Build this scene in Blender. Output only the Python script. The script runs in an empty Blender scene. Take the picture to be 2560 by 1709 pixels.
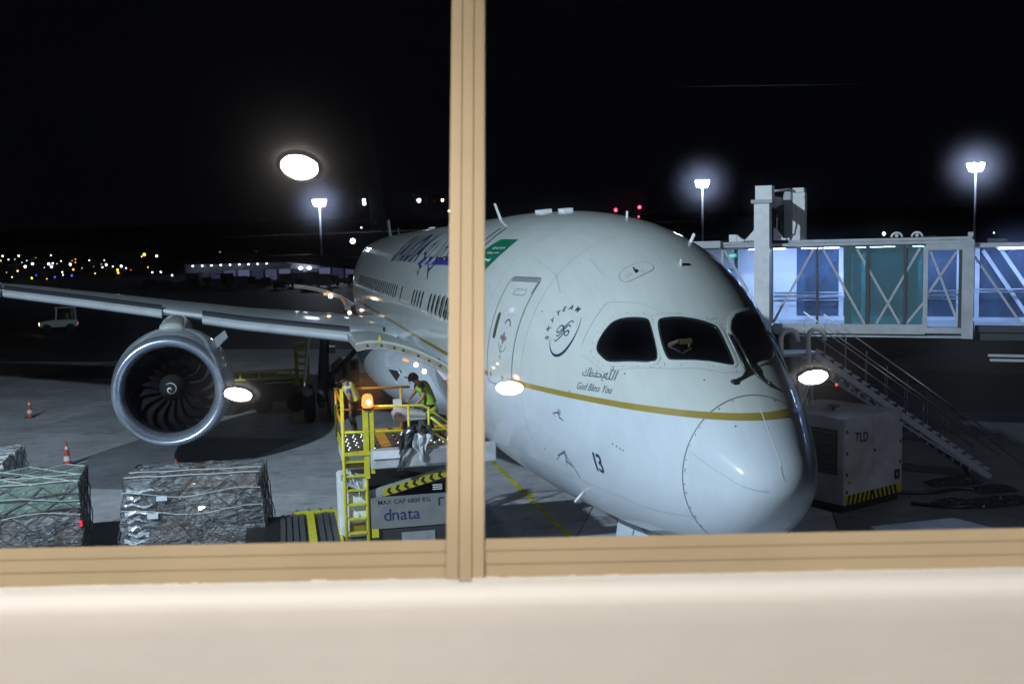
import bpy, bmesh, math, random
import numpy as np
from mathutils import Vector, Matrix
random.seed(7)
sc = bpy.context.scene
C = sc.collection
PI = math.pi
rad = math.radians

# ------------------------------------------------------------------ camera
cd = bpy.data.cameras.new('camera'); cam = bpy.data.objects.new('camera', cd); C.objects.link(cam); sc.camera = cam
yaw, pitch, roll = 0.220658, -0.0911776, -0.0221522
fw = Vector((math.sin(yaw)*math.cos(pitch), math.cos(yaw)*math.cos(pitch), math.sin(pitch)))
rt = fw.cross(Vector((0, 0, 1))).normalized(); up = rt.cross(fw)
rt2 = rt*math.cos(roll)+up*math.sin(roll); up2 = -rt*math.sin(roll)+up*math.cos(roll)
mw = Matrix((( rt2.x, up2.x, -fw.x, -6.370574), (rt2.y, up2.y, -fw.y, -12.086150), (rt2.z, up2.z, -fw.z, 6.876630), (0, 0, 0, 1)))
cam.matrix_world = mw
cd.sensor_width = 36; cd.lens = 36*2566.05/2560; cd.clip_start = 0.05; cd.clip_end = 6000
cd.dof.use_dof = True; cd.dof.focus_distance = 22; cd.dof.aperture_fstop = 7.5

# ------------------------------------------------------------------ world (night sky)
w = bpy.data.worlds.new("World"); sc.world = w; w.use_nodes = True
nt = w.node_tree; bg = nt.nodes['Background']
bg.inputs[0].default_value = (0.50, 0.58, 1.0, 1); bg.inputs[1].default_value = 0.0018

# ------------------------------------------------------------------ exposure
sc.view_settings.view_transform = 'Standard'; sc.view_settings.look = 'None'
sc.view_settings.exposure = 0; sc.view_settings.gamma = 1
sc.cycles.use_denoising = True
sc.cycles.max_bounces = 8; sc.cycles.transparent_max_bounces = 24; sc.cycles.glossy_bounces = 4
sc.cycles.sample_clamp_indirect = 6; sc.cycles.caustics_reflective = False; sc.cycles.caustics_refractive = False
sc.cycles.use_adaptive_sampling = True; sc.cycles.adaptive_threshold = 0.02

# ------------------------------------------------------------------ lamps of the apron (the stand floodlight's fixture is built below)
def spot(name, loc, tgt, power, col, size, blend=.5, r=.4):
    l = bpy.data.lights.new(name, 'SPOT'); l.energy = power; l.color = col; l.spot_size = rad(size); l.spot_blend = blend; l.shadow_soft_size = r
    o = bpy.data.objects.new(name, l); C.objects.link(o); o.location = loc
    o.rotation_euler = (Vector(tgt)-Vector(loc)).to_track_quat('-Z', 'Y').to_euler(); return o
FLOOD = Vector((-23.4, -4.7, 18.0))
spot('apron_flood_light', FLOOD, (-2, 16, 2), 42500, (.71, .88, 1.0), 120, .7, .32)

spot('terminal_fill_light', (15, -9.5, 13.5), (10, 13, 1), 2600, (.78, .86, 1.0), 62, .6, .3)  # unseen fill spot added to brighten the stairs and cabinet, without a fixture

# ------------------------------------------------------------------ materials
MAT = {}
def mat(name, col, rough=.6, metal=0., nscale=0., namt=.2, bump=0., bscale=None, coat=0., emis=None, estr=0., spec=.5, rnd=0., stretch=None):
    if name in MAT: return MAT[name]
    m = bpy.data.materials.new(name); m.use_nodes = True; t = m.node_tree; b = t.nodes['Principled BSDF']
    b.inputs['Base Color'].default_value = (*col, 1); b.inputs['Roughness'].default_value = rough; b.inputs['Metallic'].default_value = metal
    b.inputs['Coat Weight'].default_value = coat; b.inputs['Specular IOR Level'].default_value = spec; b.inputs['Coat Roughness'].default_value = .06
    if emis: b.inputs['Emission Color'].default_value = (*emis, 1); b.inputs['Emission Strength'].default_value = estr
    if nscale or rnd or bump:
        tc = t.nodes.new('ShaderNodeTexCoord'); mp = t.nodes.new('ShaderNodeMapping'); t.links.new(tc.outputs['Object'], mp.inputs[0])
        if stretch: mp.inputs['Scale'].default_value = stretch
    if nscale:
        n = t.nodes.new('ShaderNodeTexNoise'); n.inputs['Scale'].default_value = nscale; n.inputs['Detail'].default_value = 6; n.inputs['Roughness'].default_value = .62
        t.links.new(mp.outputs[0], n.inputs['Vector'])
        r = t.nodes.new('ShaderNodeMapRange'); r.inputs['From Min'].default_value = .3; r.inputs['From Max'].default_value = .7
        r.inputs['To Min'].default_value = 1-namt; r.inputs['To Max'].default_value = 1+namt*.6
        t.links.new(n.outputs['Fac'], r.inputs['Value'])
        mx = t.nodes.new('ShaderNodeVectorMath'); mx.operation = 'SCALE'; mx.inputs[0].default_value = col
        t.links.new(r.outputs[0], mx.inputs['Scale']); last = mx.outputs[0]
        if rnd:
            oi = t.nodes.new('ShaderNodeObjectInfo'); r2 = t.nodes.new('ShaderNodeMapRange'); r2.inputs['To Min'].default_value = 1-rnd; r2.inputs['To Max'].default_value = 1+rnd
            t.links.new(oi.outputs['Random'], r2.inputs['Value']); m2 = t.nodes.new('ShaderNodeVectorMath'); m2.operation = 'SCALE'
            t.links.new(last, m2.inputs[0]); t.links.new(r2.outputs[0], m2.inputs['Scale']); last = m2.outputs[0]
        t.links.new(last, b.inputs['Base Color'])
        r3 = t.nodes.new('ShaderNodeMapRange'); r3.inputs['To Min'].default_value = max(.02, rough-.12); r3.inputs['To Max'].default_value = min(1, rough+.12)
        t.links.new(n.outputs['Fac'], r3.inputs['Value']); t.links.new(r3.outputs[0], b.inputs['Roughness'])
    if bump:
        n2 = t.nodes.new('ShaderNodeTexNoise'); n2.inputs['Scale'].default_value = bscale or nscale*4; n2.inputs['Detail'].default_value = 4
        t.links.new(mp.outputs[0], n2.inputs['Vector'])
        bp = t.nodes.new('ShaderNodeBump'); bp.inputs['Strength'].default_value = bump; bp.inputs['Distance'].default_value = .02
        t.links.new(n2.outputs['Fac'], bp.inputs['Height']); t.links.new(bp.outputs[0], b.inputs['Normal'])
    MAT[name] = m; return m
def emit(name, col, s, sample=True):
    if name in MAT: return MAT[name]
    m = bpy.data.materials.new(name); m.use_nodes = True; t = m.node_tree; t.nodes.clear()
    e = t.nodes.new('ShaderNodeEmission'); e.inputs[0].default_value = (*col, 1); e.inputs[1].default_value = s
    o = t.nodes.new('ShaderNodeOutputMaterial'); t.links.new(e.outputs[0], o.inputs[0])
    if not sample: m.cycles.emission_sampling = 'NONE'
    MAT[name] = m; return m
def glassmat(name, tint, gloss=.08, rough=.02, dust=0., dustcol=(1, 1, 1), dusty_rough=.25, fres=False, milk=0., milkcol=(.45, .66, .72)):
    m = bpy.data.materials.new(name); m.use_nodes = True; t = m.node_tree; t.nodes.clear()
    tr = t.nodes.new('ShaderNodeBsdfTransparent'); tr.inputs[0].default_value = (*tint, 1)
    gl = t.nodes.new('ShaderNodeBsdfGlossy'); gl.inputs['Roughness'].default_value = rough
    mx = t.nodes.new('ShaderNodeMixShader'); mx.inputs[0].default_value = gloss
    if fres:
        fr = t.nodes.new('ShaderNodeFresnel'); fr.inputs[0].default_value = 1.5; t.links.new(fr.outputs[0], mx.inputs[0])
    t.links.new(tr.outputs[0], mx.inputs[1]); t.links.new(gl.outputs[0], mx.inputs[2]); last = mx
    if milk:
        dm = t.nodes.new('ShaderNodeBsdfDiffuse'); dm.inputs[0].default_value = (*milkcol, 1); m3 = t.nodes.new('ShaderNodeMixShader'); m3.inputs[0].default_value = milk
        t.links.new(last.outputs[0], m3.inputs[1]); t.links.new(dm.outputs[0], m3.inputs[2]); last = m3
    if dust:
        g2 = t.nodes.new('ShaderNodeBsdfGlossy'); g2.inputs['Roughness'].default_value = .17; m4 = t.nodes.new('ShaderNodeMixShader'); m4.inputs[0].default_value = .0005
        t.links.new(last.outputs[0], m4.inputs[1]); t.links.new(g2.outputs[0], m4.inputs[2]); last = m4
        df = t.nodes.new('ShaderNodeBsdfRefraction'); df.inputs['IOR'].default_value = 1.3; ge = t.nodes.new('ShaderNodeNewGeometry'); t.links.new(ge.outputs['Incoming'], df.inputs['Normal']); df.inputs['Roughness'].default_value = dusty_rough; df.inputs[0].default_value = (*dustcol, 1)
        m2 = t.nodes.new('ShaderNodeMixShader'); m2.inputs[0].default_value = dust
        t.links.new(last.outputs[0], m2.inputs[1]); t.links.new(df.outputs[0], m2.inputs[2]); last = m2
    o = t.nodes.new('ShaderNodeOutputMaterial'); t.links.new(last.outputs[0], o.inputs[0]); MAT[name] = m; return m

white_metal = mat('white_metal', (.76, .77, .80), .45, nscale=3, namt=.18)
grey_metal = mat('grey_metal', (.28, .29, .31), .5, nscale=4, namt=.2)
dark_metal = mat('dark_metal', (.035, .036, .04), .5, nscale=4, namt=.3)
black_rub = mat('black_rubber', (.015, .015, .016), .8)
steel = mat('bare_steel', (.55, .56, .58), .28, 1.)
yellow = mat('yellow_paint', (.60, .56, .04), .45, nscale=6, namt=.25)
orange = mat('beacon_lit_yellow', (.75, .33, .03), .4, nscale=6, namt=.2)  # loader yellow with the beacon's orange light mixed into the colour
black_p = mat('black_paint', (.02, .02, .022), .4)
skin_m = mat('skin', (.30, .17, .11), .55)
hair_m = mat('hair', (.006, .005, .005), .95, spec=.1)

# ------------------------------------------------------------------ mesh helpers
class MB:
    def __init__(s): s.v = []; s.f = []; s.mi = []
    def add(s, vs, fs, mi=0):
        b = len(s.v); s.v += [tuple(map(float, p)) for p in vs]; s.f += [tuple(b+i for i in f) for f in fs]; s.mi += [mi]*len(fs); return s
    def obox(s, c, ax, ay, az, mi=0):
        c = Vector(c); ax, ay, az = Vector(ax), Vector(ay), Vector(az); vs = []
        for sx in (-1, 1):
            for sy in (-1, 1):
                for sz in (-1, 1): vs.append(c+ax*sx+ay*sy+az*sz)
        return s.add(vs, [(0, 1, 3, 2), (4, 6, 7, 5), (0, 4, 5, 1), (2, 3, 7, 6), (0, 2, 6, 4), (1, 5, 7, 3)], mi)
    def box(s, x0, x1, y0, y1, z0, z1, mi=0, rz=0, piv=None):
        c = Vector(((x0+x1)/2, (y0+y1)/2, (z0+z1)/2)); ax = Vector((abs(x1-x0)/2, 0, 0)); ay = Vector((0, abs(y1-y0)/2, 0))
        if rz:
            M = Matrix.Rotation(rz, 3, 'Z'); p = Vector(piv) if piv else c; c = p+M @ (c-p); ax = M @ ax; ay = M @ ay
        return s.obox(c, ax, ay, (0, 0, abs(z1-z0)/2), mi)
    def beam(s, p, q, wd, ht, mi=0, upv=(0, 0, 1)):
        p, q = Vector(p), Vector(q); d = (q-p); L = d.length; d.normalize(); u = Vector(upv)
        if abs(d.dot(u)) > .97: u = Vector((0, 1, 0))
        r_ = d.cross(u).normalized(); uu = r_.cross(d)
        return s.obox((p+q)/2, d*(L/2), r_*(wd/2), uu*(ht/2), mi)
    def tube(s, pts, r, n=8, mi=0, cap=True, closed=False):
        pts = [Vector(p) for p in pts]; rs = r if isinstance(r, (list, tuple)) else [r]*len(pts); rings = []
        prev = None
        for i, p in enumerate(pts):
            if closed: d = pts[(i+1) % len(pts)]-pts[i-1]
            else: d = pts[min(i+1, len(pts)-1)]-pts[max(i-1, 0)]
            d.normalize()
            if prev is None:
                a = Vector((0, 0, 1)) if abs(d.z) < .9 else Vector((1, 0, 0)); x = d.cross(a).normalized()
            else: x = (prev-d*prev.dot(d)).normalized()
            prev = x; y = d.cross(x); rings.append([p+(x*math.cos(2*PI*k/n)+y*math.sin(2*PI*k/n))*rs[i] for k in range(n)])
        vs = [q for R in rings for q in R]; fs = []
        m = len(rings)
        for i in range(m if closed else m-1):
            j = (i+1) % m
            for k in range(n): fs.append((i*n+k, i*n+(k+1) % n, j*n+(k+1) % n, j*n+k))
        if cap and not closed: fs += [tuple(range(n))[::-1], tuple(range((m-1)*n, m*n))]
        return s.add(vs, fs, mi)
    def lathe(s, prof, c=(0, 0, 0), axis='Y', n=32, mi=0, cap=False, a0=0, a1=2*PI):
        vs = []; full = abs(a1-a0-2*PI) < 1e-6; k_ = n if full else n+1
        for (t, r) in prof:
            for k in range(k_):
                a = a0+(a1-a0)*k/n; x, y = r*math.cos(a), r*math.sin(a)
                vs.append({'Y': (c[0]+x, c[1]+t, c[2]+y), 'Z': (c[0]+x, c[1]+y, c[2]+t), 'X': (c[0]+t, c[1]+x, c[2]+y)}[axis])
        fs = []
        for i in range(len(prof)-1):
            for k in range(n):
                kk = (k+1) % k_; fs.append((i*k_+k, i*k_+kk, (i+1)*k_+kk, (i+1)*k_+k))
        if cap and full: fs += [tuple(range(k_))[::-1], tuple(range((len(prof)-1)*k_, len(prof)*k_))]
        return s.add(vs, fs, mi)
    def prism(s, poly, d, mi=0):
        d = Vector(d); n = len(poly); P = [Vector(p) for p in poly]
        return s.add(P+[p+d for p in P], [tuple(range(n))[::-1], tuple(range(n, 2*n))]+[(i, (i+1) % n, n+(i+1) % n, n+i) for i in range(n)], mi)
    def grid(s, rows, mi=0, closed=False, flip=False):
        m, n = len(rows), len(rows[0]); vs = [p for r_ in rows for p in r_]; fs = []
        for i in range(m-1):
            for k in range(n if closed else n-1):
                q = (i*n+k, i*n+(k+1) % n, (i+1)*n+(k+1) % n, (i+1)*n+k); fs.append(q[::-1] if flip else q)
        return s.add(vs, fs, mi)
    def build(s, name, m=None, parent=None, smooth=False, bevel=0., kind=None, label=None, loc=None, fixn=True):
        me = bpy.data.meshes.new(name); me.from_pydata(s.v, [], s.f); me.update()
        if fixn or bevel:
            bm = bmesh.new(); bm.from_mesh(me)
            if fixn: bmesh.ops.recalc_face_normals(bm, faces=bm.faces)
            if bevel: bmesh.ops.bevel(bm, geom=[e for e in bm.edges if len(e.link_faces) == 2 and e.calc_face_angle() > .5], offset=bevel, segments=2, affect='EDGES', clamp_overlap=True)
            bm.to_mesh(me); bm.free()
        mats = m if isinstance(m, (list, tuple)) else [m]
        for x in mats:
            if x: me.materials.append(x)
        if len(mats) > 1 and not bevel:
            for p, i in zip(me.polygons, s.mi): p.material_index = i
        if smooth:
            for p in me.polygons: p.use_smooth = True
            if smooth != True: 
                try: me.set_sharp_from_angle(angle=rad(smooth))
                except Exception: pass
        o = bpy.data.objects.new(name, me); C.objects.link(o)
        if parent: o.parent = parent
        if kind: o['kind'] = kind
        if label: o['label'] = label
        if loc: o.location = loc
        return o
def tag(o, label, cat, group=None):
    o['label'] = label; o['category'] = cat
    if group: o['group'] = group
    return o
def thing(name, loc, label, cat, group=None, rz=0):
    o = bpy.data.objects.new(name, None); C.objects.link(o); o.location = loc; o.rotation_euler = (0, 0, rz); o.empty_display_size = .2
    return tag(o, label, cat, group)
def dup(o, loc=None, label=None, rz=None):
    c = o.copy(); C.objects.link(c)
    if loc is not None: c.location = loc
    if rz is not None: c.rotation_euler = (0, 0, rz)
    if label: c['label'] = label
    for ch in list(o.children):
        d = ch.copy(); C.objects.link(d); d.parent = c
        for g in list(ch.children):
            e = g.copy(); C.objects.link(e); e.parent = d
    return c
def share(o, name, parent, loc=(0, 0, 0), rot=None):
    c = bpy.data.objects.new(name, o.data); C.objects.link(c); c.parent = parent; c.location = loc
    if rot: c.rotation_euler = rot
    return c

# text -> triangulated 2D mesh (flat print)
_tc = {}
def text2d(s, size=1., shear=0., off=0., space=1.):
    key = (s, shear, off, space)
    if key not in _tc:
        cu = bpy.data.curves.new('t', 'FONT'); cu.body = s; cu.size = 1; cu.shear = shear; cu.offset = off; cu.space_character = space; cu.resolution_u = 3; cu.fill_mode = 'FRONT'
        ob = bpy.data.objects.new('t', cu); C.objects.link(ob); dg = bpy.context.evaluated_depsgraph_get()
        me = bpy.data.meshes.new_from_object(ob.evaluated_get(dg)); _tc[key] = ([(v.co.x, v.co.y) for v in me.vertices], [tuple(p.vertices) for p in me.polygons])
        bpy.data.objects.remove(ob); bpy.data.meshes.remove(me); bpy.data.curves.remove(cu)
    v, f = _tc[key]; return [(x*size, y*size) for x, y in v], f
def stroke2d(pts, wd, n=1):
    """thick polyline as a 2D strip; wd number or list"""
    P = [Vector(p) for p in pts]; ws = wd if isinstance(wd, list) else [wd]*len(P); vs = []; fs = []
    for i, p in enumerate(P):
        d = (P[min(i+1, len(P)-1)]-P[max(i-1, 0)]).normalized(); nn = Vector((-d.y, d.x)); vs += [tuple(p+nn*ws[i]/2), tuple(p-nn*ws[i]/2)]
    for i in range(len(P)-1): fs.append((2*i, 2*i+1, 2*i+3, 2*i+2))
    return vs, fs
def smooth_pts(pts, it=2, closed=False):
    P = [tuple(p) for p in pts]
    for _ in range(it):
        Q = []; n = len(P); rng = range(n) if closed else range(n-1)
        if not closed: Q.append(P[0])
        for i in rng:
            a, b = P[i], P[(i+1) % n]
            Q.append(tuple(.75*x+.25*y for x, y in zip(a, b))); Q.append(tuple(.25*x+.75*y for x, y in zip(a, b)))
        if not closed: Q.append(P[-1])
        P = Q
    return P
def flat_print(name, geo, m, org, ux, uy, parent, off=0.):
    """2D geometry laid on a plane"""
    vs, fs = geo; org, ux, uy = Vector(org), Vector(ux).normalized(), Vector(uy).normalized(); nn = ux.cross(uy)
    b = MB(); b.add([org+ux*x+uy*y+nn*off for x, y in vs], fs); return b.build(name, m, parent, fixn=False)

# ================================================================== SETTING
def slabmat(name, base):
    m = bpy.data.materials.new(name); m.use_nodes = True; t = m.node_tree; b = t.nodes['Principled BSDF']
    g = t.nodes.new('ShaderNodeNewGeometry'); N = []
    for sc_, dt in ((.35, 5), (2.2, 8), (14, 3)):
        n = t.nodes.new('ShaderNodeTexNoise'); n.inputs['Scale'].default_value = sc_; n.inputs['Detail'].default_value = dt; n.inputs['Roughness'].default_value = .65
        t.links.new(g.outputs['Position'], n.inputs['Vector']); N.append(n)
    # small oil drips and tyre rubber
    st = t.nodes.new('ShaderNodeMapRange'); st.inputs['From Min'].default_value = .56; st.inputs['From Max'].default_value = .70; st.inputs['To Min'].default_value = 1; st.inputs['To Max'].default_value = .42
    n4 = t.nodes.new('ShaderNodeTexNoise'); n4.inputs['Scale'].default_value = 1.1; n4.inputs['Detail'].default_value = 9; n4.inputs['Roughness'].default_value = .7; n4.inputs['Distortion'].default_value = .6
    mp = t.nodes.new('ShaderNodeMapping'); mp.inputs['Scale'].default_value = (.7, 1.6, 1); t.links.new(g.outputs['Position'], mp.inputs[0]); t.links.new(mp.outputs[0], n4.inputs['Vector']); t.links.new(n4.outputs['Fac'], st.inputs['Value'])
    def rng(n, a, c):
        r = t.nodes.new('ShaderNodeMapRange'); r.inputs['From Min'].default_value = .3; r.inputs['From Max'].default_value = .7; r.inputs['To Min'].default_value = a; r.inputs['To Max'].default_value = c; t.links.new(n.outputs['Fac'], r.inputs['Value']); return r.outputs[0]
    oi = t.nodes.new('ShaderNodeObjectInfo'); ro = t.nodes.new('ShaderNodeMapRange'); ro.inputs['To Min'].default_value = .88; ro.inputs['To Max'].default_value = 1.1; t.links.new(oi.outputs['Random'], ro.inputs['Value'])
    fs = [rng(N[0], .72, 1.2), rng(N[1], .82, 1.15), rng(N[2], .9, 1.1), st.outputs[0], ro.outputs[0]]; last = fs[0]
    for x in fs[1:]:
        mm = t.nodes.new('ShaderNodeMath'); mm.operation = 'MULTIPLY'; t.links.new(last, mm.inputs[0]); t.links.new(x, mm.inputs[1]); last = mm.outputs[0]
    vm = t.nodes.new('ShaderNodeVectorMath'); vm.operation = 'SCALE'; vm.inputs[0].default_value = base; t.links.new(last, vm.inputs['Scale']); t.links.new(vm.outputs[0], b.inputs['Base Color'])
    b.inputs['Roughness'].default_value = .62; b.inputs['Specular IOR Level'].default_value = .4
    bp = t.nodes.new('ShaderNodeBump'); bp.inputs['Strength'].default_value = .35; bp.inputs['Distance'].default_value = .01; t.links.new(N[2].outputs['Fac'], bp.inputs['Height']); t.links.new(bp.outputs[0], b.inputs['Normal'])
    MAT[name] = m; return m
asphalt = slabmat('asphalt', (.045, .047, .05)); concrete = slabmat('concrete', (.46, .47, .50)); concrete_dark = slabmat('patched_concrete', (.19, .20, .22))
g = MB(); g.add([(-3500, -60, -.05), (3500, -60, -.05), (3500, 5000, -.05), (-3500, 5000, -.05)], [(0, 1, 2, 3)])
apron = g.build('apron', asphalt, kind='structure', fixn=False)
tv = Vector((.424, .906, 0)); nv = Vector((.906, -.424, 0)); SL = 6.1; TL = 8.3
def slabmesh(m):
    g = MB(); h = SL/2-.012; g.obox((0, 0, -.02), nv*h, tv*(TL/2-.012), (0, 0, .02)); o = g.build('concrete_slab', m, apron, bevel=.006); return o
sA, sB = slabmesh(concrete), slabmesh(concrete_dark); first = {0: True, 1: True}
for i in range(-9, 6):
    for j in range(-2, 8):
        nn_, tt_ = -10.5-SL/2+(i+1)*SL, 13.1+TL/2+(j-1)*TL
        p = nv*nn_+tv*tt_
        if p.y < -8 or p.y > 62 or p.x > 22 or p.x < -34: continue
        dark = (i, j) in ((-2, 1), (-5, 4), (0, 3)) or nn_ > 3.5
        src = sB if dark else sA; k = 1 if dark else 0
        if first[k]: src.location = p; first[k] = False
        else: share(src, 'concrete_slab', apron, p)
# painted taxi line
yl = mat('yellow_line_paint', (.62, .55, .04), .6, nscale=2, namt=.5)
for n_, (x0, x1, y0, y1) in dict(a=(.04, .19, 10.6, 15.3), b=(.04, .19, 15.6, 22), c=(-.02, .30, 15.25, 15.6), d=(1.13, 1.26, 24.3, 31)).items():
    g = MB(); g.box(x0, x1, y0, y1, .0005, .0045); g.build('taxi_line', yl, apron)
# faint white worn hazard marking by the cone
wl = mat('worn_white_paint', (.42, .43, .42), .7, nscale=3, namt=.6)
for p, q in (((-14.6, 23.2), (-13.0, 24.6)), ((-14.2, 22.0), (-13.2, 22.5)), ((-15.2, 22.6), (-14.7, 23.0))):
    g = MB(); g.beam((*p, .0025), (*q, .0025), .16, .004); g.build('worn_marking', wl, apron)

# hills and the unlit land far off
def hill(name, y, h, x0, x1, seed, m):
    rnd = random.Random(seed); g = MB(); rows = []
    xs = [x0+(x1-x0)*i/60 for i in range(61)]; hs = []
    a = rnd.random()*6
    for i, x in enumerate(xs): hs.append(h*(.86+.10*math.sin(i*.17+a)+.05*math.sin(i*.43+2*a)+rnd.uniform(-.012, .012)))
    for d, s_ in ((0, 0), (120, .35), (300, .75), (520, 1), (900, .9), (1300, 0)): rows.append([(x, y+d, hs[i]*s_-.5) for i, x in enumerate(xs)])
    g.grid(rows); return g.build(name, m, kind='structure', smooth=True)
hillm = mat('dark_hillside', (.02, .022, .018), .95, nscale=.02, namt=.4)
hill('hills', 1500, 78, -2600, 3200, 3, hillm)

# ================================================================== AIRCRAFT BODY SURFACE
ST = np.sqrt(np.array([0, .06, .25, .5, 1, 2, 3, 4, 5.5, 7.5, 10, 14.]))
CR = np.array([0, .221, .442, .664, 1.067, 1.708, 2.4, 2.985, 3.535, 3.871, 4.05, 4.121])
BE = np.array([0, .198, .478, .697, .999, 1.295, 1.452, 1.579, 1.689, 1.787, 1.828, 1.835])
HA = np.array([0, .259, .515, .683, .978, 1.409, 1.703, 1.993, 2.347, 2.643, 2.81, 2.869])
ZN = 3.617
def _slopes(xk, yk):
    h = np.diff(xk); d = np.diff(yk)/h; m = np.zeros_like(yk)
    for i in range(1, len(xk)-1):
        if d[i-1]*d[i] > 0:
            w1 = 2*h[i]+h[i-1]; w2 = h[i]+2*h[i-1]; m[i] = (w1+w2)/(w1/d[i-1]+w2/d[i])
    m[0] = d[0]; m[-1] = 0; return h, m
_S = {id(k): _slopes(ST, k) for k in (CR, BE, HA)}
def _pc(yk, x):
    h, m = _S[id(yk)]; x = min(max(x, ST[0]), ST[-1]); i = int(min(max(np.searchsorted(ST, x)-1, 0), len(h)-1)); t = (x-ST[i])/h[i]
    return (2*t**3-3*t**2+1)*yk[i]+(t**3-2*t**2+t)*h[i]*m[i]+(-2*t**3+3*t**2)*yk[i+1]+(t**3-t**2)*h[i]*m[i+1]
def sstep(a, b, x): t = min(max((x-a)/(b-a), 0), 1); return t*t*(3-2*t)
def profile(a):
    s = math.sqrt(max(a, 0)); c, b, h = _pc(CR, s), _pc(BE, s), _pc(HA, s)
    if a > 38:
        t = min((a-38)/23.5, 1); c = c-.55*t**2; b = b-(5.0*t**1.6); h = h*(1-.93*t**1.5)+.02
        if c+b < .25: b = .25-c
    return c, b, h
def fus(a, phd, off=0.):
    """point of the skin: a metres aft of the nose, phd degrees (0 starboard side, 90 crown, -90 keel)"""
    def q(a, ph):
        c, b, h = profile(a); zc = (c-b)*.5; cs, sn = math.cos(ph), math.sin(ph)
        return Vector((-h*cs, a, (c-zc if sn > 0 else b+zc)*sn+zc+ZN))
    ph = rad(phd); p = q(a, ph)
    if off:
        e = 2e-3; du = q(a+e, ph)-q(max(a-e, 0), ph); dv = q(a, ph+e)-q(a, ph-e); n = dv.cross(du)
        if n.length < 1e-12: return p
        n.normalize()
        if n.dot(p-Vector((0, a+.5, ZN+.8))) < 0: n = -n
        p = p+n*off
    return p
def phi_z(a, z):
    c, b, h = profile(a); zc = (c-b)*.5; dz = z-ZN-zc; s = dz/(c-zc) if dz > 0 else dz/(b+zc)
    return math.degrees(math.asin(min(max(s, -1), 1)))
def metric(a0, p0):
    e = .01; ka = (fus(a0+e, p0)-fus(a0-e, p0)).length/(2*e); kp = (fus(a0, p0+.2)-fus(a0, p0-.2)).length/.4; return ka, kp
def skin_print(name, geo, m, a0, p0, parent, off=.005, rot=0., sx=1., sy=1., shear=0., sub=0.35):
    """2D print (u forward, v up, metres) laid on the skin"""
    vs, fs = geo; bm = bmesh.new(); V = [bm.verts.new((x*sx+shear*y*sy, y*sy, 0)) for x, y in vs]
    for f in fs:
        try: bm.faces.new([V[i] for i in f])
        except ValueError: pass
    bmesh.ops.triangulate(bm, faces=bm.faces[:])
    for _ in range(6):
        ed = [e for e in bm.edges if e.calc_length() > sub]
        if not ed: break
        bmesh.ops.subdivide_edges(bm, edges=ed, cuts=1); bmesh.ops.triangulate(bm, faces=[f for f in bm.faces if len(f.verts) > 4])
    ka, kp = metric(a0, p0); cr, sr = math.cos(rot), math.sin(rot)
    for v in bm.verts:
        x, y = v.co.x*cr-v.co.y*sr, v.co.x*sr+v.co.y*cr
        v.co = fus(a0-x/ka, p0+y/kp, off)
    me = bpy.data.meshes.new(name); bm.to_mesh(me); bm.free(); me.materials.append(m)
    for p in me.polygons: p.use_smooth = True
    o = bpy.data.objects.new(name, me); C.objects.link(o); o.parent = parent; return o
def level_print(name, geo, m, a0, z0, parent, off=.006, rot=0., sx=1., sy=1., sub=.12):
    """2D print kept upright: u along constant height, v up the skin"""
    vs, fs = geo; bm = bmesh.new(); V = [bm.verts.new((x*sx, y*sy, 0)) for x, y in vs]
    for f in fs:
        try: bm.faces.new([V[i] for i in f])
        except ValueError: pass
    bmesh.ops.triangulate(bm, faces=bm.faces[:])
    for _ in range(5):
        ed = [e for e in bm.edges if e.calc_length() > sub]
        if not ed: break
        bmesh.ops.subdivide_edges(bm, edges=ed, cuts=1); bmesh.ops.triangulate(bm, faces=[f for f in bm.faces if len(f.verts) > 4])
    P = lambda a, z: fus(a, phi_z(a, z))
    e = .02; ka = (P(a0+e, z0)-P(a0-e, z0)).length/(2*e); kz = (P(a0, z0+e)-P(a0, z0-e)).length/(2*e); cr, sr = math.cos(rot), math.sin(rot)
    for v in bm.verts:
        x, y = v.co.x*cr-v.co.y*sr, v.co.x*sr+v.co.y*cr; a = a0-x/ka; v.co = fus(a, phi_z(a, z0+y/kz), off)
    me = bpy.data.meshes.new(name); bm.to_mesh(me); bm.free(); me.materials.append(m)
    for p in me.polygons: p.use_smooth = True
    o = bpy.data.objects.new(name, me); C.objects.link(o); o.parent = parent; return o
def poly_geo(pts): return list(pts), [tuple(range(len(pts)))]
def skin_poly(name, pts, m, parent, off=.005, sub=.12, smooth_it=0):
    """polygon given in (a, phi) corners"""
    if smooth_it: pts = smooth_pts(pts, smooth_it, True)
    a0 = sum(p[0] for p in pts)/len(pts); p0 = sum(p[1] for p in pts)/len(pts); ka, kp = metric(a0, p0)
    return skin_print(name, poly_geo([(-(p[0]-a0)*ka, (p[1]-p0)*kp) for p in pts]), m, a0, p0, parent, off, sub=sub)
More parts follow.
